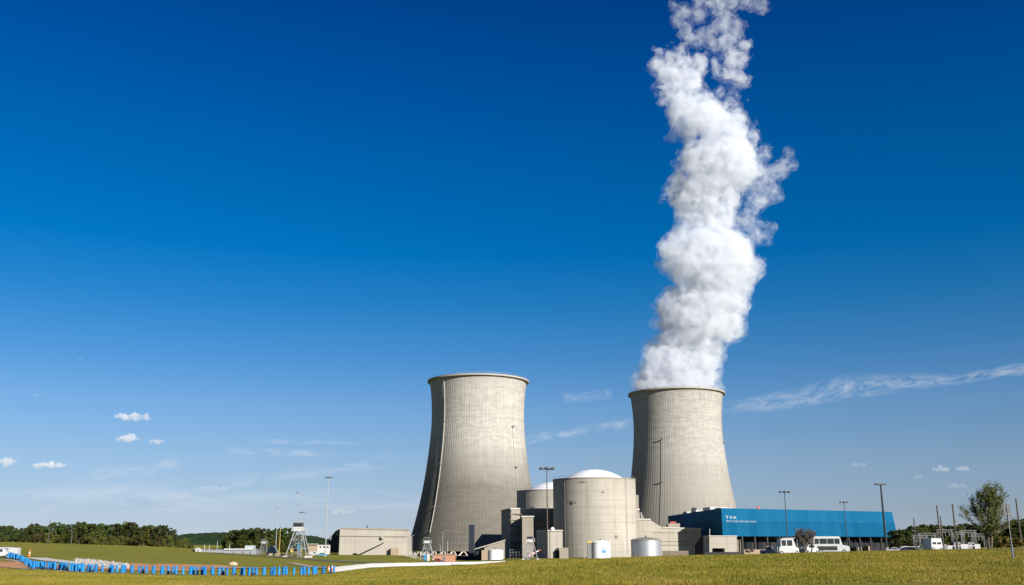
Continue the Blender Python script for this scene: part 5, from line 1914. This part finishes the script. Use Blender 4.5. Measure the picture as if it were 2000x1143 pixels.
def isosurface(fn, lo, hi, h):
    """Naive surface nets of fn > 0 in the box, voxel h, evaluated in slabs."""
    lo, hi = np.array(lo, float), np.array(hi, float)
    n = np.ceil((hi - lo) / h).astype(int) + 1
    xs, ys_, zs = [lo[a] + h * np.arange(n[a]) for a in range(3)]
    Fv = np.empty(n, np.float32)
    for k0 in range(0, n[2], 16):
        k1 = min(n[2], k0 + 16)
        X, Y_, Z = np.meshgrid(xs, ys_, zs[k0:k1], indexing='ij')
        Fv[:, :, k0:k1] = fn(X.ravel(), Y_.ravel(), Z.ravel()).reshape(X.shape)
    Fv[0], Fv[-1], Fv[:, 0], Fv[:, -1], Fv[:, :, 0], Fv[:, :, -1] = -1, -1, -1, -1, -1, -1
    ins = Fv > 0
    cnt = np.zeros(n - 1, np.int16)
    for a in (0, 1):
        for b in (0, 1):
            for c in (0, 1):
                cnt += ins[a:n[0] - 1 + a, b:n[1] - 1 + b, c:n[2] - 1 + c]
    act = (cnt > 0) & (cnt < 8)
    idx = -np.ones(n - 1, np.int64)
    ai = np.argwhere(act)
    idx[act] = np.arange(len(ai))
    acc = np.zeros((len(ai), 3))
    wt = np.zeros(len(ai))
    corners = [(a, b, c) for a in (0, 1) for b in (0, 1) for c in (0, 1)]
    for p in corners:
        for ax in range(3):
            if p[ax]:
                continue
            q = list(p)
            q[ax] = 1
            fa = Fv[ai[:, 0] + p[0], ai[:, 1] + p[1], ai[:, 2] + p[2]]
            fb = Fv[ai[:, 0] + q[0], ai[:, 1] + q[1], ai[:, 2] + q[2]]
            m = (fa > 0) != (fb > 0)
            t = np.where(m, fa / np.where(m, fa - fb, 1), 0)
            pos = np.array(p, float)[None, :].repeat(len(ai), 0)
            pos[:, ax] += t
            acc[m] += pos[m]
            wt[m] += 1
    V = lo + (ai + acc / wt[:, None]) * h
    quads = []
    for ax in range(3):
        sl0, sl1 = [slice(None)] * 3, [slice(None)] * 3
        sl0[ax], sl1[ax] = slice(0, -1), slice(1, None)
        ch = ins[tuple(sl0)] != ins[tuple(sl1)]
        e = np.argwhere(ch)
        b, c = (ax + 1) % 3, (ax + 2) % 3
        ok = (e[:, b] > 0) & (e[:, c] > 0) & (e[:, b] < n[b] - 1) & (e[:, c] < n[c] - 1)
        e = e[ok]
        q = []
        for db, dc in ((-1, -1), (0, -1), (0, 0), (-1, 0)):
            g = e.copy()
            g[:, b] += db
            g[:, c] += dc
            q.append(idx[g[:, 0], g[:, 1], g[:, 2]])
        q = np.stack(q, 1)
        first_in = ins[e[:, 0], e[:, 1], e[:, 2]]
        q[~first_in] = q[~first_in][:, ::-1]
        quads.append(q)
    return V, np.concatenate(quads)


def vapour(name, density, col=(1, 1, 1), aniso=0.0, absorb=0.0):
    g = NG(name)
    v = g.n("VolumePrincipled", {"Color": (*col, 1), "Density": density, "Anisotropy": aniso})
    g.t.links.new(v.outputs[0], g.out.inputs["Volume"])
    return g.m


def torn_vapour(name, peak, col, scale, lo_, hi_, seed=0.0):
    """Steam whose density itself is torn into shreds, metres in object space."""
    g = NG(name)
    o = g.obj()
    wv = g.n("TexNoise", {"Vector": o, "Scale": scale * .6, "Detail": 3.0, "Roughness": .6}).outputs["Color"]
    q = g.n("VectorMath", {0: wv, 1: (1.0 / scale, 1.0 / scale, 1.0 / scale)}, operation='MULTIPLY').outputs[0]
    q = g.n("VectorMath", {0: o, 1: q}, operation='ADD').outputs[0]
    q = g.map(q, (1, 1, 1), (seed, seed, seed))
    n1 = g.noise(q, scale, 8, .74)
    d = g.n("MapRange", {0: n1, 1: lo_, 2: hi_, 3: 0.0, 4: peak}, clamp=True).outputs[0]
    v = g.n("VolumePrincipled", {"Color": (*col, 1), "Density": d, "Anisotropy": 0.1})
    g.t.links.new(v.outputs[0], g.out.inputs["Volume"])
    return g.m


STEAM = (.83, .85, .885)


def blobs_field(bl, h=2.0, pad=20.0):
    """Union of spheres given as (x, y, z, r) as a sampled field, signed metres inside."""
    B = np.array(bl, float)
    h = min(h, B[:, 3].min() * .45)
    pad = max(pad if h > 1.5 else 14.0 * h, 8 * h)
    lo = (B[:, :3] - B[:, 3:4]).min(0) - pad
    hi = (B[:, :3] + B[:, 3:4]).max(0) + pad
    n = np.ceil((hi - lo) / h).astype(int) + 2
    G = np.full(n, -pad, np.float32)
    ax = [lo[k] + h * np.arange(n[k]) for k in range(3)]
    for x, y, z, r in B:
        s = []
        for k, c in enumerate((x, y, z)):
            i0 = max(0, int((c - r - pad - lo[k]) / h))
            i1 = min(n[k], int((c + r + pad - lo[k]) / h) + 2)
            s.append(slice(i0, i1))
        d = r - np.sqrt((ax[0][s[0], None, None] - x) ** 2 + (ax[1][None, s[1], None] - y) ** 2 + (ax[2][None, None, s[2]] - z) ** 2)
        sub = G[s[0], s[1], s[2]]
        np.maximum(sub, d, out=sub)

    def f(x, y, z):
        u = [np.clip((c - lo[k]) / h, 0, n[k] - 1.001) for k, c in enumerate((x, y, z))]
        i = [c.astype(np.int32) for c in u]
        t = [(c - j).astype(np.float32) for c, j in zip(u, i)]
        r = 0
        for a in (0, 1):
            for b in (0, 1):
                for c in (0, 1):
                    r = r + G[i[0] + a, i[1] + b, i[2] + c] * ((t[0] if a else 1 - t[0]) * (t[1] if b else 1 - t[1]) * (t[2] if c else 1 - t[2]))
        return r
    return f


# ------------------------------------------------------------------ steam plume
# left and right edge of the dense steam in the photograph, row by row
EDGE = [(752, 1238, 1402), (735, 1243, 1400), (716, 1252, 1400), (700, 1258, 1405), (684, 1264, 1410), (668, 1278, 1416), (653, 1293, 1428), (643, 1290, 1446), (632, 1286, 1450), (618, 1284, 1450), (604, 1285, 1450), (592, 1292, 1454), (583, 1300, 1456), (572, 1320, 1460), (562, 1336, 1463), (548, 1340, 1460),
        (540, 1324, 1466), (534, 1308, 1472), (513, 1294, 1478), (492, 1293, 1470), (478, 1303, 1460), (471, 1312, 1456), (460, 1326, 1448), (450, 1334, 1442), (436, 1338, 1440), (425, 1336, 1438), (410, 1326, 1442), (397, 1318, 1445), (385, 1306, 1444), (371, 1304, 1442),
        (360, 1318, 1456), (350, 1323, 1466), (330, 1325, 1478), (315, 1327, 1484), (302, 1334, 1484), (290, 1346, 1480), (280, 1366, 1476), (270, 1374, 1472), (258, 1366, 1464), (245, 1340, 1456), (232, 1318, 1446), (217, 1306, 1424), (204, 1302, 1398), (192, 1298, 1378), (180, 1294, 1372), (168, 1293, 1368), (158, 1288, 1360), (150, 1283, 1354), (140, 1277, 1352), (133, 1275, 1350), (122, 1279, 1338), (113, 1287, 1332), (106, 1299, 1326)]
rnd = random.Random(12)


def pt(px, py, Y):
    p = P(px, py, Y)
    return (p.x, p.y, p.z)


core = []
YP = D2
for i, (y, a, b) in enumerate(EDGE):
    w_ = (b - a) / 2
    s = MPP(y, YP)
    wob = 6 * math.sin(y * .021) if y < 700 else 0
    r = min(w_ * .85, 17 if y > 240 else 14)
    n = max(1, int(round((2 * w_ - 2 * r) / (r * .9))) + 1)
    for k in range(n):
        u = 0 if n == 1 else 2 * k / (n - 1) - 1
        x_ = (a + b) / 2 + u * (w_ - r)
        rk = r * rnd.uniform(.85, 1.05)
        dd = math.sqrt(max(0, 1 - u * u * .8)) * max(0, w_ - r) * s
        core.append((*pt(x_, y, YP + wob), rk * s))
        q = dd
        while q > 4:
            core.append((*pt(x_, y + rnd.uniform(-3, 3), YP + wob - q), rk * s * rnd.uniform(.9, 1.15)))
            core.append((*pt(x_, y + rnd.uniform(-3, 3), YP + wob + q), rk * s))
            q -= 8
# arm that hooks back to the right near the top, with the gap below it
for px, py, r in [(1345, 122, 16), (1362, 124, 15), (1378, 126, 14), (1394, 127, 14), (1410, 128, 15), (1425, 126, 17), (1438, 120, 18), (1448, 106, 13), (1451, 92, 9), (1436, 145, 18), (1446, 160, 16), (1440, 172, 12), (1426, 134, 14), (1452, 172, 9)]:
    core.append((*pt(px, py, YP + rnd.uniform(-4, 4)), r * .46))
# hanging lobe left of the second bend
for px, py, r in [(1326, 258, 16), (1340, 262, 17), (1354, 266, 13), (1330, 244, 20), (1319, 252, 9)]:
    core.append((*pt(px, py, YP + rnd.uniform(-3, 3)), r * .46))
zrim = ztop + dz2
for k in range(14):
    a = 2 * math.pi * k / 14
    core.append((X2 + 24 * math.cos(a), D2 + 24 * math.sin(a), zrim - 5, 11.5))
core.append((X2, D2, zrim - 4, 30))

cf = blobs_field(core)


def warp(x, y, z, sc, am, s):
    return (x + am * vnoise(x / sc, y / sc, z / sc, s), y + am * vnoise(x / sc, y / sc, z / sc, s + 1), z + am * vnoise(x / sc, y / sc, z / sc, s + 2))


def in_tower(x, y, z):
    """Metres inside the allowed region: above the rim, or within the tower's throat."""
    r = np.hypot(x - X2, y - D2)
    lip = rad(ztop + dz2, dz2) - 1.6
    return np.where(z < zrim + 1.2, np.minimum(lip - r, z - (zrim - 9)), 1e3)


def core_fn(off, amp):
    def fn(x, y, z):
        base = cf(x, y, z)
        near = np.abs(base + off) < 26
        up_a = np.clip((z - 130) / 200, 0, 1)
        out_ = base + off - (3.0 * up_a if off < -1 else 0)
        xx, yy, zz = x[near], y[near], z[near]
        wx, wy, wz = warp(xx, yy, zz, 14, 3.0, 50)
        up_ = np.clip((zz - 90) / 260, 0, 1)
        n = billow(wx, wy, wz, 15, 4, 3, .6)
        n2 = vnoise(xx / 5, yy / 5, zz / 5, 90) * .5 + vnoise(xx / 2.4, yy / 2.4, zz / 2.4, 91) * .5
        out_[near] += n * (amp * (.75 + .5 * up_)) + n2 * (1.0 + 2.0 * up_)
        return np.minimum(out_, in_tower(x, y, z))
    return fn


blo = [min(b[k] - b[3] for b in core) - 16 for k in range(3)]
bhi = [max(b[k] + b[3] for b in core) + 16 for k in range(3)]
blo[2] = zrim - 10
V, Q = isosurface(core_fn(-6.5, 6.5), blo, bhi, 1.1)
plume = link("steam_plume", raw_mesh("steam_plume", V, Q, vapour("dense_steam", 0.05, STEAM), True))
tag(plume, "tall white billowing plume of steam leaning up from the pale cooling tower", "steam plume")
V, Q = isosurface(core_fn(-.3, 9.0), blo, bhi, 1.5)
link("steam_fringe", raw_mesh("steam_fringe", V, Q, torn_vapour("thin_steam", 0.13, STEAM, .085, .40, .62), True), plume)
V, Q = isosurface(core_fn(4.5, 9.5), blo, bhi, 2.0)
link("steam_veil", raw_mesh("steam_veil", V, Q, torn_vapour("steam_veil", 0.07, STEAM, .10, .47, .68, 31.0), True), plume)

# ragged wisps: top of the plume and its right side
wis = []
for px, py, r in [(1390, 2, 15), (1372, -6, 14), (1412, 8, 14), (1430, 4, 14), (1452, 2, 12), (1470, 4, 12), (1486, 10, 11), (1495, 18, 7), (1400, 18, 11), (1335, 25, 14), (1328, 42, 13), (1338, 58, 14), (1348, 75, 13), (1366, 30, 12), (1360, 80, 11),
                  (1372, 68, 11), (1392, 62, 13), (1405, 50, 15), (1420, 38, 15), (1428, 58, 15), (1436, 72, 12), (1418, 78, 15), (1404, 88, 13), (1424, 96, 11), (1452, 88, 9), (1446, 50, 8), (1385, 78, 10), (1318, 14, 8)]:
    wis.append((*pt(px, py, YP + rnd.uniform(-8, 8)), r * .49))
for px, py, r in [(1480, 350, 16), (1492, 362, 15), (1500, 345, 13), (1512, 340, 13), (1524, 331, 12), (1536, 324, 10), (1546, 319, 8), (1508, 366, 12), (1516, 382, 10), (1490, 384, 15), (1478, 395, 14), (1470, 410, 14), (1462, 428, 14), (1470, 446, 13), (1482, 440, 10), (1478, 462, 12), (1496, 452, 9), (1508, 446, 6),
                  (1470, 372, 12), (1456, 480, 10), (1478, 520, 8), (1502, 470, 5)]:
    wis.append((*pt(px, py, YP + rnd.uniform(-6, 6)), r * .50))
for px, py, r in [(1540, 296, 4), (1549, 302, 4), (1495, 288, 4), (1408, 182, 9), (1425, 195, 9), (1438, 208, 8), (1450, 225, 6), (1290, 185, 6), (1284, 118, 5)]:
    wis.append((*pt(px, py, YP + rnd.uniform(-6, 6)), r * .5))
wf = blobs_field(wis)


def wisp_fn(off):
    def fn(x, y, z):
        b = wf(x, y, z)
        o = b + off
        m = b > -12
        xx, yy, zz = warp(x[m], y[m], z[m], 9, 3.5, 70)
        o[m] += 3.5 * billow(xx, yy, zz, 12, 4, 33, .65)
        return np.minimum(o, in_tower(x, y, z))
    return fn


wl = [min(b[k] - b[3] for b in wis) - 8 for k in range(3)]
wh = [max(b[k] + b[3] for b in wis) + 8 for k in range(3)]
for off, pk, lo_, sd_ in ((.6, .075, .43, 5.0), (4.0, .055, .48, 19.0)):
    V, Q = isosurface(wisp_fn(off), wl, wh, 1.3)
    link("steam_wisps", raw_mesh("steam_wisps", V, Q, torn_vapour("wispy_steam", pk, STEAM, .13, lo_, lo_ + .22, sd_), True), plume)


# ------------------------------------------------------------------ fair-weather clouds
def cumulus(px, py, wpx, hpx, dens, label, seed, Y=7000.0):
    s = MPP(py, Y)
    r_ = random.Random(seed)
    bs = []
    n = max(5, int(wpx / hpx * 2.4))
    for k in range(n):
        u = (k + .5) / n * 2 - 1
        e = math.sqrt(max(.05, 1 - u * u))
        r = hpx * .36 * e * r_.uniform(.8, 1.15)
        bs.append((u * wpx * .46, r_.uniform(-.3, .3) * hpx, -hpx * .1 + r * .35 + r_.uniform(-.05, .15) * hpx, r))
    f = blobs_field(bs)

    def fn(x, y, z):
        o = f(x, y, z)
        o = o + hpx * .30 * billow(x, y, z, hpx * .9, 4, seed) + hpx * .10 * vnoise(x / hpx * 6, y / hpx * 6, z / hpx * 8, seed + 9) + hpx * .14 * vnoise(x / hpx * 1.1, y / hpx, z / hpx, seed + 5) + hpx * .03
        return np.minimum(o, (z + hpx * .42) + hpx * .05 * vnoise(x / hpx * 3, y / hpx * 3, z * 0, seed))
    V, Q = isosurface(fn, (-wpx * .62, -hpx * .95, -hpx * .6), (wpx * .62, hpx * .95, hpx * .9), hpx / 15)
    o = link("cumulus_cloud", raw_mesh("cumulus_cloud", V * s, Q, vapour("cloud_vapour", dens * .19 / (hpx * s), (.93, .92, .93)), True))
    o.location = P(px, py, Y)
    tag(o, label, "cloud", "small low clouds")


for k, (px, py, w_, h_, dn, lb) in enumerate([
    (265, 815, 82, 26, 7, "largest and highest small white cloud at the left"),
    (253, 857, 56, 18, 6, "middle-sized white cloud directly below the highest left cloud"),
    (306, 863, 32, 13, 3, "faint pinkish cloud right of the middle-sized left cloud"),
    (14, 903, 66, 21, 6, "white cloud cut by the left edge of the picture"),
    (101, 910, 72, 17, 7, "flat white cloud just right of the cloud at the left edge"),
    (668, 1000, 54, 14, 1.6, "flat faint cloud low above the beige concrete building"),
    (412, 955, 74, 13, 1.2, "long faint pinkish cloud above the gap in the left trees"),
    (235, 985, 26, 8, .8, "tiny faint cloud low above the left treeline's right half"),
    (328, 996, 76, 9, .5, "thin long faint cloud low above the left treeline's right end"),
    (88, 1000, 70, 9, .5, "thin faint cloud lowest above the left treeline's left half"),
    (158, 702, 22, 8, .8, "tiny faint cloud high at the left, above all other clouds there"),
    (74, 773, 20, 8, .8, "tiny faint cloud high near the left edge"),
    (1837, 917, 30, 14, 2.6, "left one of two small round clouds above the substation"),
    (1878, 916, 32, 15, 3, "right one of two small round clouds above the substation"),
    (1797, 932, 24, 11, 1.6, "small faint cloud below and left of the two round ones"),
    (1675, 908, 34, 10, .9, "faint pinkish cloud above the right half of the blue hall"),
    (1868, 950, 56, 11, .7, "very faint cloud just left above the big tree"),
]):
    cumulus(px, py, w_, h_, dn, lb, 200 + k)


# ------------------------------------------------------------------ cirrus streaks: thin ice veils 2.5 km up
def cirrus_mat(name, amount, seed, fib):
    g = NG(name)
    uv = g.uv()
    sp = g.n("SeparateXYZ", {0: uv})
    u, v = sp.outputs["X"], sp.outputs["Y"]
    q = g.map(uv, (fib[0], fib[1], 1), (seed * 3.1, seed * 1.7, 0))
    q = g.n("Mapping", {"Vector": q, "Rotation": (0, 0, fib[2])}).outputs[0]
    n1 = g.noise(q, 1.0, 7, .68, .6)
    a = g.ramp(n1, [(.40, 0), (.78, 1)])
    ev = g.math('MULTIPLY', v, g.math('SUBTRACT', 1.0, v))
    ev = g.math('MULTIPLY', ev, 4.0, True)
    ev = g.math('POWER', ev, 1.3)
    eu = g.math('MULTIPLY', g.math('MULTIPLY', u, 9.0, True), g.math('MULTIPLY', g.math('SUBTRACT', 1.0, u), 9.0, True), True)
    al = g.math('MULTIPLY', g.math('MULTIPLY', a, ev), g.math('MULTIPLY', eu, amount))
    b = g.n("BsdfTranslucent", {"Color": (.95, .96, 1, 1)})
    d = g.n("BsdfDiffuse", {"Color": (.95, .96, 1, 1)})
    m1 = g.n("MixShader", {0: 0.35, 1: b.outputs[0], 2: d.outputs[0]})
    t = g.n("BsdfTransparent")
    ms = g.n("MixShader", {0: al, 1: t.outputs[0], 2: m1.outputs[0]})
    g.t.links.new(ms.outputs[0], g.out.inputs["Surface"])
    return g.m


def cirrus(pts, amount, fib, label, seed):
    """pts: (px, upper y, lower y) along the streak."""
    ALT = 2500.0
    me = bpy.data.meshes.new("cirrus_cloud")
    xs = np.linspace(0, 1, 40)
    src = np.linspace(0, 1, len(pts))
    vs, fs, uvs = [], [], []
    for s in xs:
        px, yu, yl = [float(np.interp(s, src, [p[k] for p in pts])) for k in range(3)]
        for j in range(5):
            py = yl + (yu - yl) * j / 4
            Y = (ALT - CAMZ) / T(py)
            vs.append(tuple(P(px, py, Y)))
            uvs.append((s, j / 4))
    for i in range(39):
        for j in range(4):
            a = i * 5 + j
            fs.append((a, a + 5, a + 6, a + 1))
    me.from_pydata(vs, [], fs)
    ul = me.uv_layers.new(name="UVMap")
    ul.data.foreach_set("uv", [c for f in fs for i_ in f for c in uvs[i_]])
    me.materials.append(cirrus_mat("cirrus_veil", amount, seed, fib))
    tag(link("cirrus_cloud", me), label, "cloud", "thin cirrus streaks")


cirrus([(1395, 786, 820), (1480, 768, 810), (1560, 754, 802), (1640, 728, 786), (1720, 726, 776), (1800, 726, 762), (1870, 730, 754), (1940, 716, 742), (2020, 700, 734), (2100, 690, 726)], .5, (15, 2.6, .55), "long feathery white streak rising to the right edge from the pale tower's top", 1)
cirrus([(1020, 846, 872), (1090, 838, 862), (1160, 826, 850), (1250, 812, 834)], .42, (6, 1.8, .3), "narrow white streak between the two cooling towers", 2)
cirrus([(1095, 764, 792), (1140, 762, 788), (1200, 756, 782)], .3, (4, 2, .4), "short faint wisp between the tops of the two cooling towers", 3)
cirrus([(435, 872, 888), (540, 874, 893), (670, 880, 894)], .5, (4, 1.0, .1), "thin bright level streak in the middle of the left sky", 4)
cirrus([(480, 856, 868), (590, 858, 869), (710, 862, 872)], .4, (4, 1.0, .1), "thinnest level streak just above the bright level one", 5)
cirrus([(380, 935, 975), (500, 920, 952), (640, 902, 936), (800, 874, 908)], .42, (4, 1.3, .2), "broad faint band rising towards the stained cooling tower", 6)
cirrus([(170, 915, 950), (250, 905, 935), (360, 890, 918)], .40, (3, 1.2, .3), "faint feathery patch right of the left edge clouds", 7)
cirrus([(180, 898, 915), (240, 908, 925), (310, 920, 936)], .30, (3, 1.2, .1), "faint streak falling to the right across the feathery patch", 8)
cirrus([(-40, 950, 1010), (200, 930, 1010), (450, 940, 1012), (700, 950, 1015), (900, 960, 1015)], .40, (5, 2.2, .1), "wide sheet of pale haze low over the left treeline", 9)  # low haze put in as one more thin white sheet
